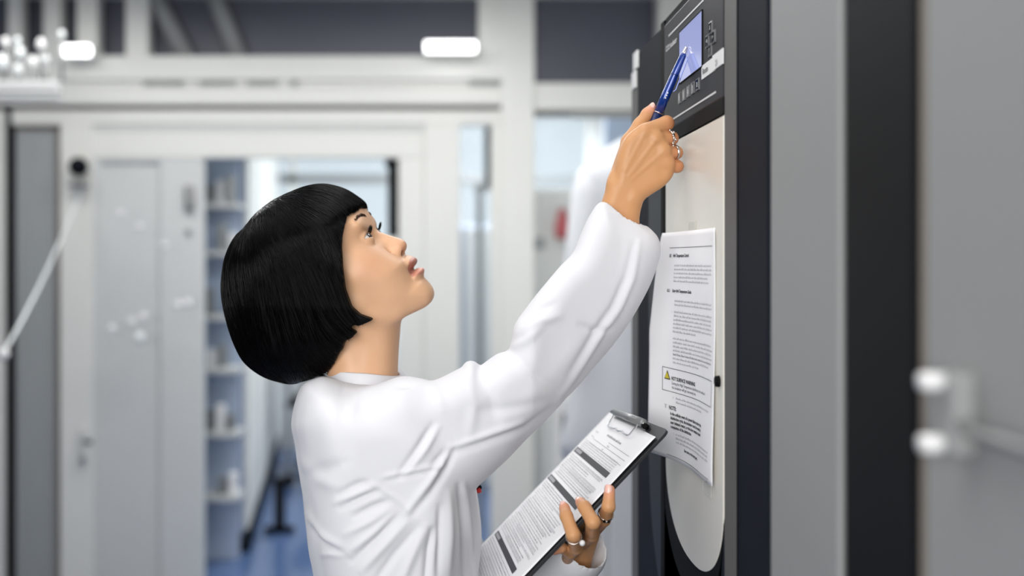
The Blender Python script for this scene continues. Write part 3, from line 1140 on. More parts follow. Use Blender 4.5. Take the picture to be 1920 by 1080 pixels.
for i, s_ in enumerate(('In the unlikely event of a power failure during the', 'disinfection cycle, the incubator must be reset by', 'user initiated restart, or the door remains closed', 'completion of the disinfection.')):
    pr.text(M_ink, s_, .061, .2165 + i * .0052, .0050, True)
pr.text(M_ink2, '5.', .068, .2390, .0036)
for i in range(3):
    pr.words(M_ink2, .074, .2390 + i * .0046, .200, .0026, rnd)
pr.text(M_ink, 'See more on the next page.', .098, .2545, .0048, True)
pr.rect(M_ink3, .048, .2650, .203, .2656, nm='rule2')
pr.text(M_ink3, '8-2', .196, .2698, .0036)
pr.flush(sh)
# tape pieces
M_tape = mat('clear_tape', srgb(238, 238, 232), .25, alpha=.35)
ty, tz = yat(1302), 1.5323
MB().box((.2730, ty - .018, tz - .012), (.2736, ty + .016, tz + .010)).build('tape', M_tape, sh)
ty, tz = yat(1322, .27), yz(1322, 898)[1]
MB().box((.2726, ty - .014, tz - .012), (.2732, ty + .02, tz + .016)).build('tape', M_tape, sh)
#@@CLIP
# ------------------------------------------------------------------ clipboard
N0, F0 = P(1248, 811, 1.05), P(1146, 770, 1.28)
Wd_ = (N0 - F0); BWID = Wd_.length; Wd_.normalize()
Ld_ = Vector((-.714, 0, -.70)); Ld_ -= Wd_ * Ld_.dot(Wd_); Ld_.normalize()
Nd_ = Ld_.cross(Wd_).normalized()


def B(l, w_, h=0.0):
    return F0 + Ld_ * l + Wd_ * w_ + Nd_ * h


def frame_mesh(pts3, m, name, parent, smooth=False):
    pass


cb = empty('clipboard', B(.16, .115, -.002), 'grey clipboard with clipped form held in the left hand', 'clipboard')


def board_prism(outline, h0, h1, name, m, parent):
    n = len(outline)
    vs = [B(a, b, h0) for a, b in outline] + [B(a, b, h1) for a, b in outline]
    fs = [tuple(range(n))[::-1], tuple(range(n, 2 * n))] + [(i, (i + 1) % n, n + (i + 1) % n, n + i) for i in range(n)]
    mb = MB(); mb.add(vs, fs)
    return mb.build(name, m, parent)


def rrect(l0, l1, w0, w1, r, seg=5):
    out = []
    for (cl, cw_, a0) in ((l1 - r, w1 - r, 0), (l0 + r, w1 - r, 90), (l0 + r, w0 + r, 180), (l1 - r, w0 + r, 270)):
        for k in range(seg + 1):
            t = math.radians(a0 + 90 * k / seg)
            out.append((cl + r * math.cos(t), cw_ + r * math.sin(t)))
    return out


board_prism(rrect(-.004, .312, -.002, BWID, .009), -.003, 0, 'board', M_board, cb)
CPW, CPL = .222, .279


def fpage(u, v, lift=.0003):
    """u across the form (far to near), v down from its top"""
    a, b = u / CPW, v / CPL
    h = .0012 + .0035 * max(0, a - .75) ** 2 * 16 * (.35 + .65 * math.exp(-((b - .05) / .25) ** 2)) * .5
    l = .0105 + v - .007 * (1 - a)
    return B(l, .004 + u, h + lift)


fm = empty('form_sheet', B(.15, .11, .001), 'white printed form held under the clip of the clipboard', 'paper')
paper_sheet('sheet', lambda a, b: fpage(a * CPW, b * CPL, 0), 24, 30, M_paper, fm, .0003)
fp = Print(lambda u, v, lift=.0003: fpage(u, v, lift + .0004))
rnd = random.Random(9)


def fl(l): return l - .0075


fp.words(M_ink3, .072, fl(.0365), .142, .0040, rnd)
fp.words(M_ink2, .020, fl(.0400), .036, .0022, rnd); fp.words(M_ink2, .020, fl(.0480), .034, .0022, rnd)
for i, (l, u0) in enumerate(((.0420, .10), (.0490, .035), (.0560, .035))):
    fp.rect(M_ink2, u0, fl(l), .200, fl(l) + .0005)
fp.text(M_ink2, 'Name', .105, fl(.0478), .0042)
fp.words(M_ink2, .098, fl(.0545), .104, .0024, rnd)
for i in range(5):
    fp.words(M_ink2, .014, fl(.0565 + i * .0031), .188, .0017, rnd)
bars = ((.0700, .0775, .008, .190, .032), (.1195, .1270, .008, .190, .034), (.2190, .2262, .014, .186, .030))
for (l0, l1, w0, w1, lw) in bars:
    fp.rect(M_bar, w0, fl(l0), w1, fl(l1), nm='header_bar%d' % int(l0 * 1000))
    fp.rect(M_ink2, w0 + .006, fl(l0) + .0015, w0 + lw + .006, fl(l1) - .0015, lift=.0009, nm='header_label%d' % int(l0 * 1000))
    fp.words(M_label, w0 + .0075, fl(l1) - .0022, w0 + lw + .004, .0030, rnd)
rows = [(.0825, 11, .0032), (.1315, 26, .0033), (.2310, 10, .0036)]
for (l0, n, st_) in rows:
    for i in range(n):
        u1_ = .196 - rnd.choice((0, .004, .01, .02, .06))
        fp.words(M_ink2 if rnd.random() < .75 else M_ink3, .012 + rnd.choice((0, 0, .008)), fl(l0 + i * st_), u1_, .0017, rnd)
        if rnd.random() < .35: fp.rect(M_ink2, .06, fl(l0 + i * st_) + .0006, u1_, fl(l0 + i * st_) + .0009)
fp.flush(fm)
# clip: spring roll, base plate and wire loop
cl_ = MB().tube([B(.002, .044, .006), B(.002, .166, .006)], .0052, 14).build('clip_roll', M_metalg, cb, True)
board_prism(rrect(-.002, .009, .040, .170, .002), 0, .0018, 'clip_plate', M_metalg, cb)
MB().tube([B(.004, .168, .004), B(.004, .178, .004)], .0035, 10).build('clip_end', M_black, cb, True)
loop = [B(.003, .172, .007), B(.003, .160, .008), B(.010, .156, .006), B(.022, .152, .0042), B(.0235, .148, .0042), B(.0232, .13, .0042), B(.0215, .118, .0042), B(.0235, .106, .0042), B(.0215, .092, .0042), B(.0235, .080, .0042), B(.0232, .058, .0042), B(.022, .053, .0042), B(.010, .048, .006), B(.003, .044, .008), B(.003, .036, .007)]
MB().tube(loop, .0011, 8).build('wire_loop', M_chrome, cb, True)
#@@PERSON
# ------------------------------------------------------------------ the person
YH = 1.17
person = empty('person', (-.11, YH, 0), 'person with black bobbed hair in a white lab coat reaching up with a blue pen', 'person')

# ---- head and neck
g = Grid((415, 830), (335, 800), (-128, 128), 2.0)
base = catmull([(676, 374), (688, 396), (693, 405), (696, 413), (700.5, 422), (708, 438), (724, 455), (742, 470), (757, 478), (766, 483), (771, 491), (773, 500),
                (776, 508), (783, 516), (791, 519.5), (796, 521), (802, 527), (808.5, 537), (811.5, 546), (810.5, 554), (803, 563), (791, 571.5), (778.5, 578.5), (766, 586), (756, 596), (751, 606),
                (749, 631), (747, 662), (746, 700), (748, 740), (750, 800), (600, 800), (606, 740), (614, 700), (612, 670), (590, 640), (540, 620), (480, 590), (448, 540), (443, 490), (455, 445), (484, 408), (530, 378), (580, 362), (630, 358)], 4)
d2 = sdpoly(g.U[:, :, 0], g.V[:, :, 0], base)[:, :, None]
CP = [  # u, v, R, half width
    (560, 450, 100, 116), (500, 500, 100, 112), (620, 400, 90, 114), (660, 430, 78, 108), (690, 395, 70, 96), (705, 430, 66, 92),
    (690, 500, 78, 106), (730, 470, 62, 92), (740, 500, 62, 92), (770, 500, 44, 70), (680, 560, 70, 98), (740, 550, 62, 84), (790, 530, 34, 52), (805, 550, 26, 42),
    (770, 575, 34, 58), (735, 590, 46, 74), (690, 600, 56, 88), (700, 650, 58, 78), (680, 720, 60, 84), (680, 780, 66, 92), (640, 650, 60, 82)]
Rr, Wd2 = rbf(g.U[:, :, 0], g.V[:, :, 0], CP, 18)
F = infl(g, d2, Rr[:, :, None], Wd2[:, :, None], 2.15)
FW = (.75, -.66)            # forward direction of the face in the picture plane
UPv = (-.66, -.75)          # up along the face
for sg in (1, -1):
    # cheekbone, eye socket, brow
    F = smin(F, ell(g, (704, 484, 60 * sg), (13, 26, 24), FW), 22)
    F = smin(F, ell(g, (720, 522, 48 * sg), (34, 40, 30), FW), 36)
    F = smax(F, -ell(g, (713, 436, 40 * sg), (17, 15, 25), FW), 9)
    F = smin(F, ell(g, (687, 418, 40 * sg), (8, 12, 34), FW), 14)
# nose
nose = catmull([(699, 420), (705, 428.5), (713, 434), (722, 437.5), (738, 442.5), (752, 447), (760, 451), (764.3, 458), (763.6, 465.5), (760, 472), (752, 478), (738, 482), (722, 474), (708, 458), (694, 436)], 4)
dn = sdpoly(g.U[:, :, 0], g.V[:, :, 0], nose)[:, :, None]
Rn, Wn = rbf(g.U[:, :, 0], g.V[:, :, 0], [(700, 425, 12, 15), (718, 440, 12, 14), (736, 448, 14, 17), (756, 458, 16, 20), (752, 474, 14, 22), (720, 465, 16, 26), (735, 475, 14, 27)], 8)
N_ = infl(g, dn, Rn[:, :, None], Wn[:, :, None], 2.0)
for sg in (1, -1):
    N_ = smin(N_, ell(g, (747.5, 472, 19 * sg), (10, 13, 10), (.55, .83)), 5)
F = smin(F, N_, 7)
for sg in (1, -1):
    F = smax(F, -ell(g, (757.0, 472.5, 14.5 * sg), (4.0, 6.0, 7.5), (.86, .5)), 1.5)
    F = smax(F, -cap(g, (733, 461, 30 * sg), (744, 487, 31 * sg), 2.0, 2.6), 5)      # alar crease
# lips
up_ = catmull([(765, 478), (772, 480), (777, 481.6), (781.5, 484), (783.5, 488), (782.5, 493), (779, 498), (774, 504), (764, 508), (756, 500), (756, 486)], 4)
lo_ = catmull([(768, 514), (775, 507), (781, 503), (788, 501), (794, 502), (797, 506), (796, 511), (795.5, 517), (795, 524), (786, 532), (772, 528)], 4)
for pl, rw, ww in ((up_, 20, 42), (lo_, 22, 38)):
    dl_ = sdpoly(g.U[:, :, 0], g.V[:, :, 0], pl)[:, :, None]
    a_ = np.clip(dl_ + rw, 0, None) / rw
    F = smin(F, ((a_ ** 2 + (np.abs(g.W) / ww) ** 2) ** .5 - 1) * rw, 3.5)
# opening between the lips
F = smax(F, -chain(g, [((790, 496, 0), 2.0), ((776, 504, 0), 2.4), ((760, 515, 0), 3.5)], 2), 1.5)
for sg in (1, -1):
    F = smax(F, -chain(g, [((780, 500.5, 0), 2.2), ((778, 503.5, 12 * sg), 2.0), ((773, 510, 24 * sg), 1.2), ((768, 515, 30 * sg), .5)], 2), 1.5)
# chin pad and jaw line
F = smin(F, ell(g, (795, 548, 0), (15, 19, 26), FW), 8)
for sg in (1, -1):
    F = smin(F, chain(g, [((690, 585, 66 * sg), 18), ((745, 572, 48 * sg), 18), ((785, 556, 18 * sg), 17)], 8), 22)
# eyelids
EC = (693.0, 449.5, 47.0); ER = 18.0
fwd = np.array([.75, -.66]) / math.hypot(.75, .66)
upv = np.array([-.66, -.75]) / math.hypot(.75, .66)
for sg in (1, -1):
    du, dv, dw = g.U - EC[0], g.V - EC[1], g.W - EC[2] * sg
    a = du * fwd[0] + dv * fwd[1]
    b = du * upv[0] + dv * upv[1]
    lid = np.sqrt(du ** 2 + dv ** 2 + dw ** 2) - (ER + 1.9)
    F = smin(F, lid.astype(np.float32), 5)
    c = dw * sg                                    # outward positive
    env = 1 - (np.clip(c + 1, -40, 40) / 18.5) ** 2
    top = b - (7.6 * env + .0 + .10 * c)
    bot = -b - (3.8 * env - .10 * c)
    op = np.maximum(np.maximum(top, bot), 2 - a)
    op = np.maximum(op, -env * 10)
    inner = np.sqrt(du ** 2 + dv ** 2 + dw ** 2) - (ER + .0)
    F = smax(F, -np.maximum(op, inner - 9).astype(np.float32), 1.0)
    crease = np.sqrt((np.sqrt(du ** 2 + dv ** 2 + dw ** 2) - (ER + 2.6)) ** 2 + (b - (11 * env)) ** 2) - .8
    F = smax(F, -np.maximum(crease, 4 - a).astype(np.float32), 1.2)
Vh, Fh = surfnets(F, g)
Vh = relax(Vh, Fh, 1, .35)
_m = np.exp(-(((Vh[:, 0] - 722) / 34) ** 2 + ((Vh[:, 1] - 522) / 34) ** 2) ** 1.5) * np.clip((np.abs(Vh[:, 2]) - 22) / 14, 0, 1)
for _ in range(7):
    Vs_ = relax(Vh, Fh, 8, .8)
    Vh = Vh + _m[:, None] * (Vs_ - Vh)
headV, headF = Vh, Fh


def skin_cols(V):
    n = len(V)
    base_c = np.array(srgb(221, 175, 138)[:3])
    c = np.tile(base_c, (n, 1))
    u, v, w_ = V[:, 0], V[:, 1], np.abs(V[:, 2])

    def blend(mask, col):
        nonlocal c
        m_ = np.clip(mask, 0, 1)[:, None]
        c = c * (1 - m_) + np.array(srgb(*col)[:3]) * m_
    blend(.20 * np.exp(-((u - 712) ** 2 + (v - 488) ** 2) / 700) * (w_ > 25), (222, 140, 115))
    blend(.35 * np.exp(-((u - 762) ** 2 + (v - 462) ** 2) / 120), (222, 145, 120))
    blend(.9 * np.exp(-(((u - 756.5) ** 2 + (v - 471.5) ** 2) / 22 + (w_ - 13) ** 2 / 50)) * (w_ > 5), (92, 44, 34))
    # upper and lower lip vermilion
    dl1 = sdpoly(u, v, [(774, 480.5), (778, 481.5), (783, 484), (787, 489), (784, 497), (777, 502), (769, 514), (763, 517), (768, 505), (772, 494)])
    blend(np.where(w_ < 34, np.clip(.5 - dl1 / 2, 0, 1), 0) * .85, (166, 98, 86))
    dl2 = sdpoly(u, v, [(764, 516), (775, 505), (783, 500), (797, 499), (801, 506), (798, 511), (788, 512), (775, 517)])
    blend(np.where(w_ < 33, np.clip(.5 - dl2 / 2, 0, 1), 0) * .75, (198, 128, 112))
    # lid rims
    dd = np.sqrt((u - EC[0]) ** 2 + (v - EC[1]) ** 2 + (w_ - EC[2]) ** 2)
    bb = (u - EC[0]) * upv[0] + (v - EC[1]) * upv[1]
    aa = (u - EC[0]) * fwd[0] + (v - EC[1]) * fwd[1]
    env = 1 - ((w_ - EC[2] + 1) / 18.5) ** 2
    blend(np.exp(-((bb - 7.8 * env) / 1.0) ** 2) * (dd < ER + 4) * (aa > 4) * (env > .12) * .85, (60, 36, 30))
    blend(np.exp(-((bb - 11 * env) / 2.0) ** 2) * (dd < ER + 6) * (aa > 2) * (env > .1) * .35, (170, 110, 88))
    return np.concatenate([c, np.ones((n, 1))], 1)


hc_ = skin_cols(headV)
# turn the head a few degrees toward the camera about its own long axis
HP = Vector(((640 - CX) * YH / FPX, YH, ZC - (520 - CY) * YH / FPX))
axis = Vector((-.66, 0, .75)).normalized()
HROT = Matrix.Translation(HP) @ Matrix.Rotation(math.radians(-8), 4, axis) @ Matrix.Translation(-HP)


def apply_head(Vw, fade=True):
    M = np.array(HROT)
    R_ = Vw @ M[:3, :3].T + M[:3, 3]
    if not fade: return R_
    # below the jaw the neck keeps facing forward
    z = Vw[:, 2]
    t = np.clip((z - 1.36) / .09, 0, 1)[:, None]
    t = t * t * (3 - 2 * t)
    return Vw * (1 - t) + R_ * t


head_w = apply_head(to_world_ortho(headV, YH))

# ---- right hand (raised, gripping the pen)
YR = 1.118
g = Grid((1095, 1296), (180, 470), (-66, 46), 1.45)
dors = catmull([(1112, 470), (1118, 410), (1126, 385), (1134, 360), (1142, 342), (1149.5, 331), (1154, 306), (1160, 284), (1169, 263), (1182, 248), (1196, 238), (1212, 232), (1228, 236), (1243, 248), (1254, 268), (1262, 292), (1266, 312), (1260, 332), (1245, 349), (1225, 362.5), (1209, 374), (1203, 388), (1199, 409), (1192, 470)], 4)
dd = sdpoly(g.U[:, :, 0], g.V[:, :, 0], dors)[:, :, None]
Rd, Wdd, Wc = rbf(g.U[:, :, 0], g.V[:, :, 0], [(1165, 370, 26, 25, -6), (1150, 440, 30, 30, -6), (1180, 310, 24, 24, -4), (1215, 330, 22, 20, -2), (1215, 270, 18, 18, 2), (1245, 290, 14, 16, 3), (1255, 320, 14, 15, -2)], 14)
F = infl(g, dd, Rd[:, :, None], Wdd[:, :, None], 2.1, wc=Wc[:, :, None])
fing = [
    [((1211, 246, 4), 15), ((1250, 231, -8), 14.0), ((1247, 232, -34), 12.0), ((1232, 240, -48), 10)],
    [((1230, 262, 6), 15), ((1259, 259, -8), 13.0), ((1258, 262, -38), 11.5), ((1236, 264, -52), 10)],
    [((1242, 286, 4), 14), ((1268, 286, -10), 12.0), ((1264, 288, -38), 11), ((1240, 288, -52), 9.5)],
    [((1248, 310, 0), 13), ((1270, 312, -10), 11.4), ((1264, 312, -34), 10), ((1244, 308, -46), 9)],
]
for k, ch in enumerate(fing):
    f_ = chain(g, ch, 4)
    F = smin(F, f_, 2.2) if k else smin(F, f_, 6)
# grooves between the fingers
for a, b in (((1238, 247, 12), (1276, 245, -4)), ((1246, 273, 12), (1284, 273, -6)), ((1252, 299, 9), (1284, 300, -6))):
    F = smax(F, -cap(g, a, b, 1.2, 3.0), 5)
F = smin(F, chain(g, [((1163, 330, -14), 20), ((1181, 266, -26), 16), ((1200, 234, -32), 12.5), ((1214, 214, -34), 11), ((1222.5, 203, -33), 8.5)], 6), 7)
for p_, r_ in (((1211, 247, 11), 10), ((1232, 256, 14), 9.5), ((1247, 280, 13), 9), ((1254, 306, 8), 9)):
    F = smin(F, ell(g, p_, (r_, r_, r_ * .8)), 9)
for a, b in (((1180, 330, 15.5), (1230, 262, 17)), ((1185, 336, 15), (1244, 284, 15)), ((1172, 320, 16), (1208, 252, 16)), ((1190, 344, 12.5), (1250, 306, 10))):
    F = smin(F, cap(g, a, b, 2.2, 3.0), 5)
F = smin(F, ell(g, (1191, 370, 6), (11, 13, 12)), 10)       # wrist bone
F = smin(F, ell(g, (1150, 345, -4), (12, 18, 14)), 10)
Vr, Fr = surfnets(F, g)
Vr = relax(Vr, Fr, 1, .4)


def hand_cols(V, knk):
    n = len(V)
    c = np.tile(np.array(srgb(203, 150, 104)[:3]), (n, 1))
    for (p_, r_, col, s_) in knk:
        m_ = s_ * np.exp(-((V - np.array(p_)) ** 2).sum(1) / (2 * r_ * r_))
        c = c * (1 - m_[:, None]) + np.array(srgb(*col)[:3]) * m_[:, None]
    return np.concatenate([c, np.ones((n, 1))], 1)


rh_c = hand_cols(Vr, [((1262, 231, 0), 12, (196, 120, 84), .5), ((1266, 260, 0), 11, (190, 112, 80), .5), ((1272, 288, 0), 11, (190, 115, 82), .5), ((1275, 312, 0), 10, (190, 115, 82), .5), ((1222, 200, -30), 9, (236, 160, 140), .8)])
rhand_w = to_world_frustum(Vr, YR)

# ---- left hand wrapped round the near edge of the clipboard (board frame: l, w, h in px of .62 mm)
q = .00062


def bl(l, w_, h): return (l / q, w_ / q, h / q)


g = Grid((bl(.045, 0, 0)[0], bl(.29, 0, 0)[0]), (bl(0, .07, 0)[1], bl(0, .275, 0)[1]), (bl(0, 0, -.095)[2], bl(0, 0, .036)[2]), 2.1)


def inb(px, py, Y):
    d = P(px, py, Y) - F0
    return (d.dot(Ld_) / q, d.dot(Wd_) / q, d.dot(Nd_) / q)


lf = {
    'C': [(inb(1106, 1004, 1.11), 12.5), (inb(1132, 974, 1.055), 12), (inb(1141, 950, 1.030), 11.4), (inb(1143, 919, 1.034), 9.4)],
    'B': [(inb(1090, 1020, 1.11), 13), (inb(1110, 1002, 1.050), 12.5), (inb(1112, 979, 1.014), 12.2), (inb(1096, 951, 1.034), 11.4), (inb(1089, 942.5, 1.046), 9.6)],
    'A': [(inb(1072, 1036, 1.115), 13), (inb(1080, 1026, 1.055), 12.2), (inb(1075, 1003, 1.017), 12.0), (inb(1062, 968, 1.034), 11.2), (inb(1058.5, 952, 1.046), 9.6)],
    'D': [(inb(1062, 1052, 1.12), 12), (inb(1068, 1036, 1.075), 10.5), (inb(1052, 1026, 1.054), 9.6), (inb(1039, 1031, 1.055), 9.0)],
}
F = None
for k in 'CBAD':
    f_ = chain(g, lf[k], 4)
    F = f_ if F is None else smin(F, f_, 3)
wrist = inb(1078, 1085, 1.17)
print('WRIST', wrist, [np.round(np.array(lf[k][0][0]) * q, 3) for k in 'CBAD'], [np.round(np.array(lf[k][1][0]) * q, 3) for k in 'CBAD'])
palm = None
for k in 'CBAD':
    m_ = lf[k][0][0]
    c_ = cap(g, wrist, m_, 22, 17)
    palm = c_ if palm is None else smin(palm, c_, 8)
palm = smin(palm, cap(g, wrist, bl(.27, .07, -.10), 24, 28), 10)
F = smin(F, palm, 8)
F = smin(F, chain(g, [(wrist, 18), (bl(.150, .150, -.045), 16), (bl(.120, .135, -.028), 13), (bl(.095, .13, -.019), 11)], 6), 8)
# keep clear of the board
slab_ = np.maximum(np.abs(g.W + .0015 / q) - .0022 / q, g.V - (BWID + .001) / q)
F = smax(F, -slab_.astype(np.float32) * np.ones_like(F), 2)
Vl, Fl = surfnets(F, g)
Vl = relax(Vl, Fl, 1, .4)
tips = [(lf[k][-1][0], 10, (238, 160, 138), .75) for k in 'CBAD']
lh_c = hand_cols(Vl, tips)
Lm = np.array([list(Ld_), list(Wd_), list(Nd_)])
lhand_w = Vl * q @ Lm + np.array(F0)
Fl = Fl

# ---- legs, trunk and arms below the clothes (joined into the same body)
def tube_np(pts, rs, n=20, ell_=None):
    mb = MB(); mb.tube(pts, list(rs), n)
    return mb


sub = MB()
sub.tube([(-.105, YH, 1.35), (-.095, YH, 1.25), (-.078, YH, 1.05), (-.075, YH, .92), (-.075, YH, .84)], [.04, .062, .082, .09, .09], 20)
sub.tube([(-.08, YH - .07, .86), (-.08, YH - .08, .48), (-.10, YH - .085, .09)], [.075, .055, .038], 16)
sub.tube([(-.08, YH + .07, .86), (-.08, YH + .08, .48), (-.10, YH + .085, .09)], [.075, .055, .038], 16)
sub.tube([(-.10, YH - .09, 1.305), P(1000, 735, 1.07), P(1105, 560, 1.095), P(1150, 440, 1.114)], [.036, .026, .024, .014], 14)
wl_ = P(1078, 1085, 1.17)
EL = B(.34, -.05, -.095)
sub.tube([(-.11, YH + .13, 1.30), EL, wl_.lerp(EL, .1)], [.04, .034, .022], 14)
# quads only: convert caps by fan
vs_all, fs_all, cs_all = [], [], []
off = 0
for Vw, Ff, cc, em in ((head_w, headF, hc_, None), (rhand_w, Fr, rh_c, None), (lhand_w, Fl, lh_c, None)):
    Ff = orient(Vw, Ff)
    vs_all.append(Vw); fs_all.append(Ff + off); cs_all.append(cc); off += len(Vw)
sv = np.array(sub.v)
sf = np.array([f for f in sub.f if len(f) == 4])
vs_all.append(sv); fs_all.append(sf + off)
cs_all.append(np.tile(np.array(srgb(214, 165, 130)), (len(sv), 1)))
body = mesh_obj('body', np.concatenate(vs_all), np.concatenate(fs_all), M_skin, person, True, np.concatenate(cs_all))

# ---- eyes
def head_pt(u, v, w_):
    V_ = to_world_ortho(np.array([[u, v, w_]], float), YH)
    return Vector(apply_head(V_)[0])


for sg in (1, -1):
    c = head_pt(EC[0], EC[1], EC[2] * sg)
    r = ER * YH / FPX
    look = (HROT.to_3x3() @ Vector((.72, 0.0, .70))).normalized()
    e = MB().sphere(c, r, 28, 18).build('eyeball', M_eyew, person, True)
    a_ = look.orthogonal().normalized(); b_ = look.cross(a_)

    def cap_disc(rad, lift, name, m, par):
        vs = [c + look * (r + lift)]
        for k in range(1, 5):
            for j in range(24):
                t = 2 * math.pi * j / 24; q_ = rad * k / 4
                vs.append(c + look * (math.sqrt(r * r - q_ * q_) + lift) + (a_ * math.cos(t) + b_ * math.sin(t)) * q_)
        fs = [(0, 1 + j, 1 + (j + 1) % 24) for j in range(24)]
        for k in range(3):
            for j in range(24):
                fs.append((1 + k * 24 + j, 1 + (k + 1) * 24 + j, 1 + (k + 1) * 24 + (j + 1) % 24, 1 + k * 24 + (j + 1) % 24))
        mb = MB(); mb.add(vs, fs)
        return mb.build(name, m, par, True)
    ir = cap_disc(.0066, .0002, 'iris', M_iris, e)
    cap_disc(.0028, .0005, 'pupil', M_pupil, e)
    # lashes along the upper rim
    lm = MB()
    rl = random.Random(5)
    for i in range(26):
        cc = -11 + 25 * i / 25
        env = 1 - ((cc + 1) / 18.5) ** 2
        bb = 7.6 * env + .10 * cc
        aa = math.sqrt(max(1, (ER + 2.2) ** 2 - bb * bb - cc * cc))
        p0 = (EC[0] + fwd[0] * aa + upv[0] * bb, EC[1] + fwd[1] * aa + upv[1] * bb, (EC[2] + cc) * sg)
        ln = 11 + 4 * (cc + 15) / 30 + rl.uniform(-1, 1)
        pts = []
        for t in (0, .35, .7, 1):
            f1 = ln * t * .9; u1 = ln * (.18 * t + .40 * t * t) - .8 * t; s1 = cc / 15 * ln * .5 * t
            pts.append(head_pt(p0[0] + fwd[0] * f1 + upv[0] * u1, p0[1] + fwd[1] * f1 + upv[1] * u1, p0[2] + s1 * sg))
        lm.tube(pts, [.00034, .00028, .0002, .00006], 4)
    tag(lm.build('eyelashes', M_hair, person, True))
    # eyebrow hairs
    em = MB()
    for i in range(260):
        t = rl.random()
        cc = 20 + 50 * t
        vv = rl.uniform(-1, 1) * 3.2 * (1 - .5 * t)
        # brow line, found by marching onto the face surface
        bb = 35 + 6 * math.sin(t * 2.4) - 3 * t + vv
        em_u = EC[0] + upv[0] * bb; em_v = EC[1] + upv[1] * bb
        em.v.append((em_u, em_v, cc * sg)); em.f.append(())
    brow_seeds = [v for v in em.v]
    # nearest surface vertex in the frontal direction
    hv = headV
    bm2 = MB()
    for (u_, v_, w_) in brow_seeds:
        rel = hv - np.array([EC[0], EC[1], 0])
        b_all = rel[:, 0] * upv[0] + rel[:, 1] * upv[1]
        a_all = rel[:, 0] * fwd[0] + rel[:, 1] * fwd[1]
        bt = (u_ - EC[0]) * upv[0] + (v_ - EC[1]) * upv[1]
        dd_ = (b_all - bt) ** 2 + (hv[:, 2] - w_) ** 2 + np.where(a_all > -45, 0, 1e6)
        i = int(np.argmin(dd_))
        if dd_[i] > 9: continue
        p = hv[i] + np.array([upv[0] * (bt - b_all[i]), upv[1] * (bt - b_all[i]), w_ - hv[i, 2]])
        d = np.array([upv[0] * .35, upv[1] * .35, .9 * sg]) + np.array([rl.uniform(-.2, .2), rl.uniform(-.2, .2), 0])
        pts = [head_pt(*(p + np.array([fwd[0], fwd[1], .2 * sg]) * (.2 + .5 * t - .5 * t * t) + d * 6 * t)) for t in (0, .5, 1)]
        bm2.tube(pts, [.00013, .00011, .00004], 3)
    if bm2.v: bm2.build('eyebrow', M_browh, person, True)
# teeth just inside the lips
tm = MB()
for i in range(-3, 4):
    p = head_pt(770.5 - .35 * i * i, 497.5 + .55 * i * i, i * 7.2)
    tm.box(p + Vector((-.0035, -.0022, -.0035)), p + Vector((.0012, .0022, .0035)), .0009)
tm.build('teeth', M_teeth, person, True)

# ---- hair: shell plus combed strands
HO = catmull([(745, 415), (705, 398), (687, 391), (684, 382), (672, 371), (649, 356.5), (625, 348.5), (602, 346), (575, 350.5), (548, 360.5), (521, 373), (497, 389), (480, 405), (469, 419), (461, 428), (450, 436), (437, 456), (425, 487), (419.5, 530), (422.5, 573), (431, 615), (443, 650), (458, 678), (482, 699), (509, 712), (544, 719.5), (567, 716), (602, 706), (650, 700), (700, 690), (760, 660), (800, 600), (810, 520), (790, 450)], 4)
HCUT = [(700, 330), (692, 384), (687, 392), (682, 389), (679, 393), (674, 401), (666, 404), (661, 409), (659.5, 417), (655, 444), (654, 464), (656, 499), (660, 538), (671, 569), (686, 583), (708, 591), (706, 594), (690, 601), (684, 603), (676, 601), (667, 608), (680, 615), (676, 619), (668, 627), (660, 629), (655, 637), (653, 645), (647, 652), (641, 662), (634, 674), (625, 686), (612, 700), (602, 716), (600, 780), (370, 780), (370, 310), (690, 310)]
g = Grid((405, 725), (332, 735), (-142, 142), 2.4)
ho = sdpoly(g.U[:, :, 0], g.V[:, :, 0], HO)[:, :, None]
KT = .139
_wz = np.abs(g.W) * KT
hcut2 = sdpoly(g.U - _wz * .75 - 0 * g.V, g.V + _wz * .66 + 0 * g.U, HCUT)
HWd = 128 - 14 * np.clip((g.V - 560) / 120, 0, 1) - 10 * np.clip((430 - g.V) / 80, 0, 1)
HF = infl(g, ho, np.float32(105), HWd, 2.2)
# hair parts over the cheeks: hollow behind the hem so the neck stays free
HFull = HF.copy()
HF = smax(HF, hcut2 + np.zeros_like(HF), 3)
# carve the neck hollow out of the shell below the jaw
HF = smax(HF, -(chain(g, [((730, 600, 0), 66), ((670, 660, 0), 62), ((640, 740, 0), 66)], 10)), 6)
Vx, Fx = surfnets(HF, g)
Vx = relax(Vx, Fx, 2, .5)
hair = mesh_obj('hair', apply_head(to_world_ortho(Vx, YH), False), orient(to_world_ortho(Vx, YH), Fx), M_hairb, person, True)


def sample(Fg, g_, p):
    q_ = (p - g_.o) / g_.h
    n = np.array(Fg.shape) - 2
    q_ = np.clip(q_, 0, n - 1e-3)
    i = q_.astype(int); f = q_ - i
    out = 0
    for dx in (0, 1):
        for dy in (0, 1):
            for dz in (0, 1):
                wg = (f[:, 0] if dx else 1 - f[:, 0]) * (f[:, 1] if dy else 1 - f[:, 1]) * (f[:, 2] if dz else 1 - f[:, 2])
                out = out + wg * Fg[i[:, 0] + dx, i[:, 1] + dy, i[:, 2] + dz]
    return out


def gradf(Fg, g_, p, e=3.0):
    G_ = np.stack([sample(Fg, g_, p + np.eye(3)[k] * e) - sample(Fg, g_, p - np.eye(3)[k] * e) for k in range(3)], 1) / (2 * e)
    return G_


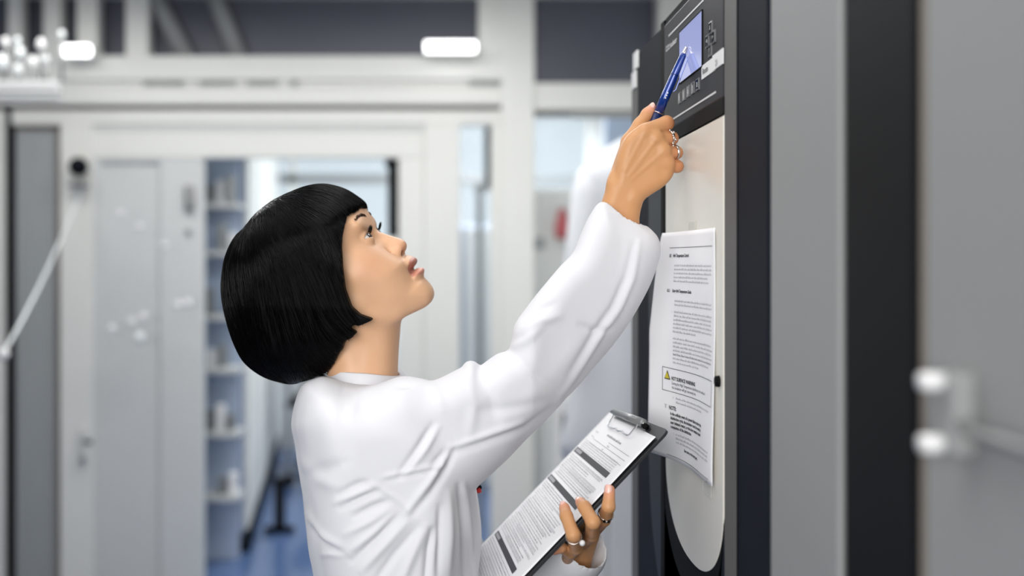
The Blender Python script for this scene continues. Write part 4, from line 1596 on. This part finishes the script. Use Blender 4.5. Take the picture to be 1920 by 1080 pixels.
rs = np.random.RandomState(3)
Kc = np.array([500., 398., 0.])
Nn = vnormals(Vx, Fx)
ok = np.where((sample(HFull, g, Vx) > -3))[0]
front = ok[(Vx[ok, 0] > 560) & (Vx[ok, 1] < 440)]
seeds = np.concatenate([Vx[rs.choice(ok, 7400)], Vx[rs.choice(front, 1900)], Kc + rs.normal(0, 1, (500, 3)) * np.array([14, 8, 40])])
seeds = seeds + rs.normal(0, 1, seeds.shape)
p = seeds.copy()
lift = rs.uniform(-.6, 1.3, len(p)) + (rs.rand(len(p)) < .03) * rs.uniform(0, 1.5, len(p))
NS, STEP = 16, 6.5
jit = rs.normal(0, .10, (len(p), 3))
paths = []
alive = np.ones(len(p), bool)
extra = rs.uniform(0, 6, len(p)) ** 1.0
length = rs.randint(8, NS + 1, len(p))
for s_ in range(NS):
    for _ in range(2):
        G_ = gradf(HFull, g, p)
        n2 = (G_ ** 2).sum(1, keepdims=True) + 1e-6
        Fv = sample(HFull, g, p)[:, None]
        p = p - np.clip((Fv - lift[:, None]) / n2, -6, 6) * G_
    d = p - Kc
    r_ = np.linalg.norm(d, axis=1, keepdims=True)
    rad = d / np.maximum(r_, 1)
    gr = np.clip((r_ - 40) / 200, 0, 1) * np.array([.12, 1.0, 0])
    # bangs comb forward over the brow
    bang = ((p[:, 0] > 590) & (p[:, 1] < 415))[:, None] * np.array([1.0, .25, 0])
    side = np.clip((p[:, :1] - 620) / 60, 0, 1) * np.clip((p[:, 1:2] - 410) / 40, 0, 1) * np.array([.0, 1.2, 0]) \
        + np.clip((p[:, :1] - 620) / 40, 0, 1) * np.clip((p[:, 1:2] - 540) / 40, 0, 1) * np.array([1.3, -.3, 0])
    fl_ = rad + gr + bang + side + jit
    nn_ = G_ / np.sqrt(n2)
    fl_ = fl_ - (fl_ * nn_).sum(1, keepdims=True) * nn_
    fl_ /= np.maximum(np.linalg.norm(fl_, axis=1, keepdims=True), 1e-6)
    paths.append(p.copy())
    pn = p + fl_ * STEP
    cutv = sdpoly(pn[:, 0] - np.abs(pn[:, 2]) * KT * .75, pn[:, 1] + np.abs(pn[:, 2]) * KT * .66, HCUT)
    stop = (cutv > extra * .5) | (s_ >= length)
    alive &= ~stop
    p = np.where(alive[:, None], pn, p + fl_ * .02)
paths = np.stack(paths, 1)
good = (sdpoly(seeds[:, 0] - np.abs(seeds[:, 2]) * KT * .75, seeds[:, 1] + np.abs(seeds[:, 2]) * KT * .66, HCUT) < 0)
good &= np.stack([sample(HFull, g, paths[:, j]) for j in range(0, NS, 3)], 1).max(1) < 2.6
good &= np.linalg.norm(np.diff(paths, axis=1), axis=2).max(1) < 9.5
paths = paths[good]
ns = len(paths)
tang = np.gradient(paths, axis=1)
tang /= np.maximum(np.linalg.norm(tang, axis=2, keepdims=True), 1e-6)
ref = np.array([0, 0, 1.0])
a_ = np.cross(tang, ref); a_ /= np.maximum(np.linalg.norm(a_, axis=2, keepdims=True), 1e-3)
b_ = np.cross(tang, a_)
prof = np.sin(np.linspace(.18, 1, NS) * math.pi * .98)[None, :, None] ** .6
rad_ = rs.uniform(.22, .52, ns)[:, None, None] * prof
vv = []
for k in range(3):
    t = 2 * math.pi * k / 3
    vv.append(paths + (a_ * math.cos(t) + b_ * math.sin(t)) * rad_)
vv = np.stack(vv, 2)                 # ns, NS, 3, 3
idx = np.arange(ns * NS * 3).reshape(ns, NS, 3)
fq = []
for k in range(3):
    k2 = (k + 1) % 3
    fq.append(np.stack([idx[:, :-1, k], idx[:, :-1, k2], idx[:, 1:, k2], idx[:, 1:, k]], -1).reshape(-1, 4))
Vs = apply_head(to_world_ortho(vv.reshape(-1, 3), YH), False)
tag(mesh_obj('hair_strands', Vs, np.concatenate(fq), M_hair, hair, True), kind='stuff')

# ---- lab coat
def blur2(d, n):
    b = d.copy()
    for _ in range(n):
        c = b.copy()
        c[1:-1, 1:-1] = (b[:-2, 1:-1] + b[2:, 1:-1] + b[1:-1, :-2] + b[1:-1, 2:] + 2 * b[1:-1, 1:-1]) / 6
        b = c
    k = np.clip((-d - 10) / 40, 0, 1)
    return (d * (1 - k) + b * k).astype(np.float32)


YCo = 1.12
g = Grid((525, 1262), (370, 1290), (-420, 262), 4.4)
sT = YCo / FPX
tor = catmull([(606, 706), (588, 711), (568, 721), (556, 747), (548, 778), (545.5, 803), (552, 835), (559, 884), (567, 933), (573, 986), (579, 1031), (590, 1080), (598, 1140), (600, 1400), (890, 1400), (892, 1180), (897, 1080), (905, 1007), (901, 950), (894, 905), (886, 850), (868, 800), (830, 755), (790, 722), (757, 706), (738, 709), (715, 716), (690, 718), (650, 715), (625, 709)], 4)
dt = blur2(sdpoly(g.U[:, :, 0], g.V[:, :, 0], tor), 60)[:, :, None]
Ysig = YCo - g.W * sT
wct = (YCo - YH) / sT
F = infl(g, dt, np.float32(118), np.float32(.178 / sT), 2.5, wc=wct)
slv = catmull([(1127, 380), (1150, 384), (1175, 394.5), (1200, 411), (1222, 429), (1236, 446), (1240.5, 470), (1233, 500), (1215, 545), (1186, 600), (1150, 650), (1110, 697), (1075, 737), (1030, 783), (985, 825), (945, 865), (900, 906), (862, 944), (835, 972), (808, 992), (780, 985), (720, 960), (650, 890), (630, 800), (670, 738), (720, 716), (757, 706), (790, 712), (810, 717), (835, 708), (855, 698), (868, 692), (874, 684), (884, 680), (894, 686), (902, 690), (918, 678), (935, 665), (954, 657), (959, 640), (964, 610), (985, 578), (1020, 533), (1050, 497), (1074, 474), (1090, 440), (1106, 408)], 3)
ds = sdpoly(g.U[:, :, 0], g.V[:, :, 0], slv)[:, :, None]
ymid = np.interp(g.U, [600, 720, 860, 1000, 1165, 1260], [1.075, 1.062, 1.062, 1.07, 1.113, 1.125])
wcs = (YCo - ymid) / sT
Wsl = np.interp(g.U, [640, 740, 860, 1000, 1150, 1250], [96, 94, 84, 80, 74, 70]).astype(np.float32)
Rsl = np.interp(g.U, [640, 740, 860, 1000, 1150, 1250], [90, 80, 66, 60, 58, 54]).astype(np.float32)
Fs = infl(g, ds, Rsl, Wsl, 2.1, wc=wcs)
F = smin(F, Fs, 16)
# left shoulder and upper sleeve
WD = P(1077, 1036, 1.135); WC = WD.lerp(EL, .25)


def Wl(v3):
    Y = v3[1]
    return (CX + v3[0] * FPX / Y, CY - (v3[2] - ZC) * FPX / Y, (YCo - Y) / sT)


fs_l = chain(g, [(Wl((-.115, 1.33, 1.30)), 84), (Wl((-.05, 1.36, 1.16)), 84), (Wl(EL), 80)], 20)
F = smin(F, fs_l, 20)
fs_l2 = chain(g, [(Wl(EL), 78), (Wl(WC), 68), (Wl(WD), 62)], 16)
F = smin(F, fs_l2, 10)
# open cuffs
F = smax(F, -chain(g, [((1205, 330, (YCo - 1.118) / sT), 50), ((1165, 410, (YCo - 1.114) / sT), 46), ((1142, 450, (YCo - 1.11) / sT), 30)], 6), 3)
cdv = (WD - EL).normalized()
cuffd = [Wl(WD + cdv * .045), Wl(WD), Wl(WD - cdv * .04)]
F = smax(F, -chain(g, [(cuffd[0], 52), (cuffd[1], 46), (cuffd[2], 40)], 6), 3)
# neck opening
F = smax(F, -chain(g, [((690, 640, wct), 62), ((686, 712, wct), 58)], 5), 4)
Vc, Fc = surfnets(F, g)
Vc = relax(Vc, Fc, 2, .5)
wc_w = to_world_frustum(Vc, YCo)
Fc = orient(wc_w, Fc)
Nc = vnormals(wc_w, Fc)
# drape: folds as real displacement. (polyline px, width px, height mm) on the camera-facing side
folds = [
    ([(686, 899), (740, 932), (803, 988)], 4, 2.2), ([(690, 903), (668, 910), (636, 926)], 6, -5.0), ([(700, 915), (672, 926), (630, 942)], 6, 3.0), ([(710, 920), (680, 933), (640, 951)], 6, -5.5),
    ([(726, 941), (700, 951), (664, 968)], 6, -5.5), ([(728, 955), (695, 978), (650, 1000)], 7, 3.5), ([(738, 966), (700, 1000), (655, 1035)], 7, 4.5), ([(745, 966), (705, 1012), (660, 1052)], 6, -5.0),
    ([(765, 975), (715, 1030), (678, 1070)], 8, 5), ([(783, 990), (740, 1040), (705, 1090)], 7, -5.0), ([(796, 990), (770, 1050), (750, 1100)], 8, 5), ([(811, 992), (803, 1030), (797, 1100)], 6, -6.5),
    ([(576, 965), (600, 1000), (641, 1027)], 8, 4), ([(580, 985), (606, 1015), (650, 1042)], 7, -4), ([(602, 1040), (620, 1036), (655, 1042)], 6, 3),
    ([(640, 870), (610, 880), (575, 890)], 12, -3), ([(811, 798), (785, 840), (750, 889)], 6, -5.5), ([(822, 800), (798, 842), (764, 886)], 6, 3.5), ([(840, 842), (826, 858), (812, 872)], 6, -4.5),
    ([(719, 895), (770, 884), (826, 872)], 4.5, 3.0), ([(722, 901), (772, 890), (826, 880)], 5, -2.5), ([(843, 838), (826, 868), (801, 908), (762, 962)], 6, 5.0), ([(852, 846), (835, 880), (808, 925), (774, 965)], 6, -4.0),
    ([(848, 838), (900, 820), (980, 791)], 5, 3.6), ([(850, 847), (910, 829), (985, 803), (1040, 765)], 7, -3.5), ([(900, 770), (960, 765), (1030, 752)], 10, -2.5),
    ([(1197, 455), (1185, 520), (1160, 580), (1120, 640), (1080, 705), (1050, 752)], 6, 4.2), ([(1188, 460), (1174, 520), (1150, 578), (1110, 636), (1070, 700)], 7, -3.2),
    ([(985, 600), (1010, 580), (1040, 570)], 8, -4), ([(975, 625), (1005, 604), (1050, 592)], 8, 4), ([(958, 655), (985, 640), (1015, 612)], 8, 4), ([(965, 668), (1000, 700), (1060, 745)], 10, -3),
    ([(890, 700), (920, 740), (930, 790)], 12, -3.5), ([(870, 705), (890, 760), (880, 820)], 11, 3.5), ([(642, 704), (644, 725), (640, 735)], 4, -2), ([(650, 740), (640, 800), (650, 860)], 14, -2.5),
    ([(1090, 610), (1120, 622), (1145, 618)], 6, -3.5), ([(775, 720), (762, 721), (745, 724)], 5, -4), ([(790, 712), (820, 735), (830, 765)], 9, 3), ([(700, 712), (670, 740), (655, 780)], 10, 3),
    ([(1128, 396), (1170, 404), (1218, 444)], 4, 1.2), ([(868, 905), (878, 980), (890, 1080)], 5, 4.5), ([(858, 910), (866, 980), (872, 1080)], 5, -4.5),
    ([(840, 925), (842, 1000), (840, 1080)], 7, 4), ([(824, 950), (824, 1020), (822, 1080)], 6, -5), ([(560, 860), (600, 900), (640, 915)], 12, 2.5)]
disp = np.zeros(len(Vc), np.float32)
facing = np.clip((Vc[:, 2] - (wct - 40)) / 60, 0, 1) * np.clip(-Nc[:, 1] * 2.0 + .3, 0, 1)
for pl, wd_, hm in folds:
    dm = np.full(len(Vc), 1e9)
    tt = np.zeros(len(Vc))
    n_ = len(pl) - 1
    for i in range(n_):
        a, b = np.array(pl[i], float), np.array(pl[i + 1], float)
        e = b - a
        t = np.clip(((Vc[:, :2] - a) @ e) / (e @ e), 0, 1)
        d = np.linalg.norm(Vc[:, :2] - a - t[:, None] * e, axis=1)
        m_ = d < dm
        dm = np.where(m_, d, dm); tt = np.where(m_, (i + t) / n_, tt)
    prof_ = np.exp(-(dm / wd_) ** 2) * (.25 + .75 * np.sin(math.pi * np.clip(tt, .02, .98)) ** .6)
    disp += (hm * .82 / 1000) * prof_
disp *= facing
# soft random drape everywhere
drape = np.array([mnoise.noise(Vector((p_[0] * 9, p_[1] * 9, p_[2] * 6))) * .0045 + mnoise.noise(Vector((p_[0] * 26 + 4, p_[1] * 26, p_[2] * 15))) * .0016 for p_ in wc_w])
wc_w = wc_w + Nc * (disp + drape * .8)[:, None]
# lower skirt of the coat, hanging to the knee
sk = MB()
rings = []
zt_c = float(ZC - (1150 - CY) * YH / FPX)
for z, a, b, wv in ((1.13, .078, .152, 0), (1.07, .092, .174, 0), (1.035, .099, .184, 0), (.95, .104, .188, .004), (.85, .116, .192, .02), (.7, .130, .20, .04), (.55, .142, .21, .055)):
    rings.append(ring(-.072, YH, z, a, b, 64, wv, 1.0, 2.3))
for i in range(len(rings) - 1):
    n = 64
coat = mesh_obj('lab_coat', wc_w, Fc, M_coat, person, True)
loft(rings, 'coat_skirt', M_coat, person, True, False)
# stand collar
cm = MB()
n = 72
co, ci = [], []
ccx = (684 - CX) * YH / FPX
rings_c = []
for (zo, k) in ((0, 1.0), (.004, 1.02), (.006, 1.0), (.006, .965), (.0, .95), (-.020, .955)):
    pass
for k in range(n):
    t = 2 * math.pi * k / n
    cx_, sy_ = math.cos(t), math.sin(t)
    # height of the upper edge: low in front, high behind
    ztop = ZC - (687 + 15 * max(0, cx_) ** 1.4 + 2 * (1 - abs(cx_)) - CY) * YH / FPX
    zbot = ztop - .030
    rx, ry = .0445, .058
    ox, oy = ccx + rx * cx_, YH + ry * sy_
    bx_, by_ = ccx + (rx + .006) * cx_, YH + (ry + .010) * sy_
    ix, iy = ccx + (rx - .0028) * cx_, YH + (ry - .0028) * sy_
    co.append([(bx_, by_, zbot), ((ox + bx_) / 2, (oy + by_) / 2, (zbot + ztop) / 2), (ox, oy, ztop - .001), ((ox + ix) / 2, (oy + iy) / 2, ztop), (ix, iy, ztop - .001), (ix, iy, zbot)])
m6 = 6
vs = [v for c_ in co for v in c_]
fs = [(k * m6 + j, ((k + 1) % n) * m6 + j, ((k + 1) % n) * m6 + j + 1, k * m6 + j + 1) for k in range(n) for j in range(m6 - 1)]
cm.add(vs, fs)
cm.build('collar', M_coat, coat, True)
# red-capped pen tip at the breast pocket
pk = empty('pocket_pen', P(896, 915, 1.08), 'small black and red pen end peeking out of the coat front', 'pen')
MB().tube([P(893, 908, 1.10), P(899, 915, 1.09)], .0030, 10).build('cap', M_dark, pk, True)
MB().tube([P(897, 915, 1.092), P(899, 924, 1.09)], .0026, 10).build('barrel', M_red, pk, True)
# trousers and shoes
tm_ = MB()
for s_ in (-1, 1):
    rg = [ring(-.08, YH + .075 * s_, .93, .082, .072, 32), ring(-.08, YH + .078 * s_, .8, .080, .074, 32), ring(-.085, YH + .085 * s_, .5, .075, .068, 32, .01), ring(-.08, YH + .088 * s_, .10, .075, .068, 32, .02)]
    loft(rg, 'trouser_leg', M_trous, person)
    sh_ = [ring(-.15, YH + .09 * s_, .0, .05, .04, 24)]
    rgs = []
    for x, b, h in ((-.20, .026, .075), (-.185, .033, .10), (-.13, .036, .11), (-.07, .040, .075), (0, .045, .055), (.045, .040, .04), (.065, .022, .025)):
        rgs.append([Vector((x, YH + .09 * s_ + b * math.cos(t), max(0.0, h * .5 + h * .5 * math.sin(t) * 1.0))) for t in [2 * math.pi * k / 20 for k in range(20)]])
    loft(rgs, 'shoe', M_shoe, person)

# ---- rings
def torus(c, ax, R_, r_, m, name, parent, n=28, k=8, sc=1.0):
    ax = Vector(ax).normalized(); a = ax.orthogonal().normalized(); b = ax.cross(a)
    vs, fs = [], []
    for i in range(n):
        t = 2 * math.pi * i / n
        d = a * math.cos(t) + b * math.sin(t)
        for j in range(k):
            s_ = 2 * math.pi * j / k
            vs.append(c + d * (R_ + r_ * math.cos(s_)) + ax * r_ * math.sin(s_) * sc)
    for i in range(n):
        for j in range(k):
            fs.append((i * k + j, ((i + 1) % n) * k + j, ((i + 1) % n) * k + (j + 1) % k, i * k + (j + 1) % k))
    mb = MB(); mb.add(vs, fs)
    return mb.build(name, m, parent, True)


def hw(u, v, w_):
    return Vector(to_world_frustum(np.array([[u, v, w_]], float), YR)[0])


def finger_ring(name, label, a, b, t, rad, toworld, blob=0, th=.0011):
    pa, pb = toworld(*a), toworld(*b)
    c = pa.lerp(pb, t); ax = (pb - pa).normalized()
    e = empty(name, c, label, 'ring')
    torus(c, ax, rad, th, M_silver, 'band', e, sc=1.5)
    return e, c, ax


e, c, ax = finger_ring('braided_ring', 'braided silver ring on the middle finger of the raised hand', fing[1][0][0], fing[1][1][0], .86, .0090, hw)
for k in range(14):
    t = 2 * math.pi * k / 14
    a = ax.orthogonal().normalized(); b = ax.cross(a)
    d = a * math.cos(t) + b * math.sin(t)
    MB().sphere(c + d * .0100 + ax * .0014 * (-1) ** k, .0017, 8, 6).build('braid_bead', M_silver, e, True)
e, c, ax = finger_ring('plain_ring', 'plain silver ring on the ring finger of the raised hand', fing[2][0][0], fing[2][1][0], .88, .0082, hw, th=.0013)


def lw(l, w_, h): return B(l * q, w_ * q, h * q)


fa = lf['A']; e, c, ax = finger_ring('pearl_ring', 'thin silver ring with a small pearl on the hand holding the clipboard', fa[1][0], fa[2][0], .85, .0081, lw, th=.0008)
view = (Vector((0, 0, ZC)) - c).normalized()
sd = (Vector((.6, 0, -.5)) - ax * Vector((.6, 0, -.5)).dot(ax)).normalized()
MB().sphere(c + sd * .0105 + Vector((0, -.002, 0)), .0032, 12, 8).build('pearl', M_label, e, True)
fc_ = lf['C']; e, c, ax = finger_ring('stone_ring', 'silver ring with dark stones on the index finger behind the clipboard', fc_[1][0], fc_[2][0], .45, .0080, lw, th=.0010)
sd = (Vector((0, -1, -.3)) - ax * Vector((0, -1, -.3)).dot(ax)).normalized()
for k in (-1, 0, 1):
    MB().sphere(c + (sd + ax.cross(sd) * .25 * k).normalized() * .0090, .0018, 10, 6).build('stone', M_black if k else M_silver, e, True)

# ---- nails
nm = mat('nail', srgb(240, 190, 176), .25, coat=.4)


def nail(c, nrm, ax, w_, l_, parent):
    nrm = Vector(nrm).normalized(); ax = Vector(ax); ax = (ax - nrm * ax.dot(nrm)).normalized(); sd = nrm.cross(ax)
    vs = []
    na, nb = 8, 8
    for i in range(na + 1):
        for j in range(nb + 1):
            a = i / na * 2 - 1; b = j / nb * 2 - 1
            sc = math.sqrt(max(0.0, 1 - max(0, abs(b) - .2) ** 2 * 1.45))
            vs.append(c + ax * (b * l_ / 2) + sd * (a * w_ / 2 * sc) - nrm * (.30 * w_ * a * a * sc * sc) - nrm * (.0006 * b * b))
    fs = [(i * (nb + 1) + j, (i + 1) * (nb + 1) + j, (i + 1) * (nb + 1) + j + 1, i * (nb + 1) + j + 1) for i in range(na) for j in range(nb)]
    mb = MB(); mb.add(vs, fs)
    o = mb.build('fingernail', nm, parent, True)
    md = o.modifiers.new('t', 'SOLIDIFY'); md.thickness = .0005
    return o


for k in 'BAC':
    a = lw(*lf[k][-2][0]); b = lw(*lf[k][-1][0]); ax = (b - a).normalized()
    r_ = lf[k][-1][1] * q
    vw = (Vector((-.05, 0, ZC)) - b).normalized()
    nrm = (vw * .8 + Nd_ * .55)
    nrm = (nrm - ax * nrm.dot(ax)).normalized()
    nail(b + nrm * (r_ - .0000) + ax * .0004, nrm, ax, .0088, .0105, person)
a = hw(1214, 214, -34); b = hw(1222.5, 203, -33); ax = (b - a).normalized()
nrm = Vector((-.35, -.75, .5)); nrm = (nrm - ax * nrm.dot(ax)).normalized()
nail(b + nrm * .0053 + ax * .0005, nrm, ax, .0082, .0105, person)

# ---- blue pen in the raised hand
pen = empty('blue_pen', P(1232, 220, 1.135), 'blue click pen with silver tip held in the raised right hand', 'pen')
pt = P(1290.5, 88, XF * FPX / (1290.5 - CX)) + Vector((-.0018, 0, 0))
pbk = hw(1221, 243, -30)
dv = (pbk - pt).normalized()
Lp = .142


def pen_at(s_): return pt + dv * s_


MB().tube([pen_at(0), pen_at(.001), pen_at(.0075), pen_at(.009)], [.0014, .0022, .0026, .0030], 16).build('push_button', M_silver, pen, True)
MB().tube([pen_at(.008), pen_at(.010), pen_at(.030), pen_at(.060), pen_at(.081)], [.0030, .0036, .0046, .0054, .0056], 24).build('barrel', M_pen, pen, True)
MB().tube([pen_at(.081), pen_at(.0822)], [.0058, .0058], 24).build('ring', M_silver, pen, True)
MB().tube([pen_at(.0822), pen_at(.11), pen_at(.132), pen_at(.142)], [.0055, .0054, .0044, .001], 24).build('grip', M_pen2, pen, True)
sdv = Vector((.9, -.35, .3)); sdv = (sdv - dv * sdv.dot(dv)).normalized()
cl2 = MB(); o_ = sdv.cross(dv).normalized()


def clipseg(s0, s1, h0, h1, wd, th=.0010):
    vs = []
    for (s_, h) in ((s0, h0), (s1, h1)):
        for a in (-1, 1):
            for b in (0, 1):
                vs.append(pen_at(s_) + sdv * (h + b * th) + o_ * a * wd / 2)
    cl2.add(vs, [(0, 1, 3, 2), (4, 6, 7, 5), (0, 4, 5, 1), (2, 3, 7, 6), (0, 2, 6, 4), (1, 5, 7, 3)])


clipseg(.010, .014, .0036, .0062, .0036); clipseg(.014, .050, .0062, .0078, .0036); clipseg(.050, .053, .0078, .0060, .0036)
cl2.build('pocket_clip', M_pen, pen)
MB().tube([pen_at(.034) - o_ * .001, pen_at(.0345) - o_ * .001], [.00505, .00505], 24).build('band', M_pen2, pen, True)
pm = MB()
for k in range(3):
    pm.box(pen_at(.058 + k * .003) - Vector((.0008, .0056, .0008)), pen_at(.058 + k * .003) + Vector((.0008, -.0050, .0012)))
pm.build('imprint', M_print, pen)
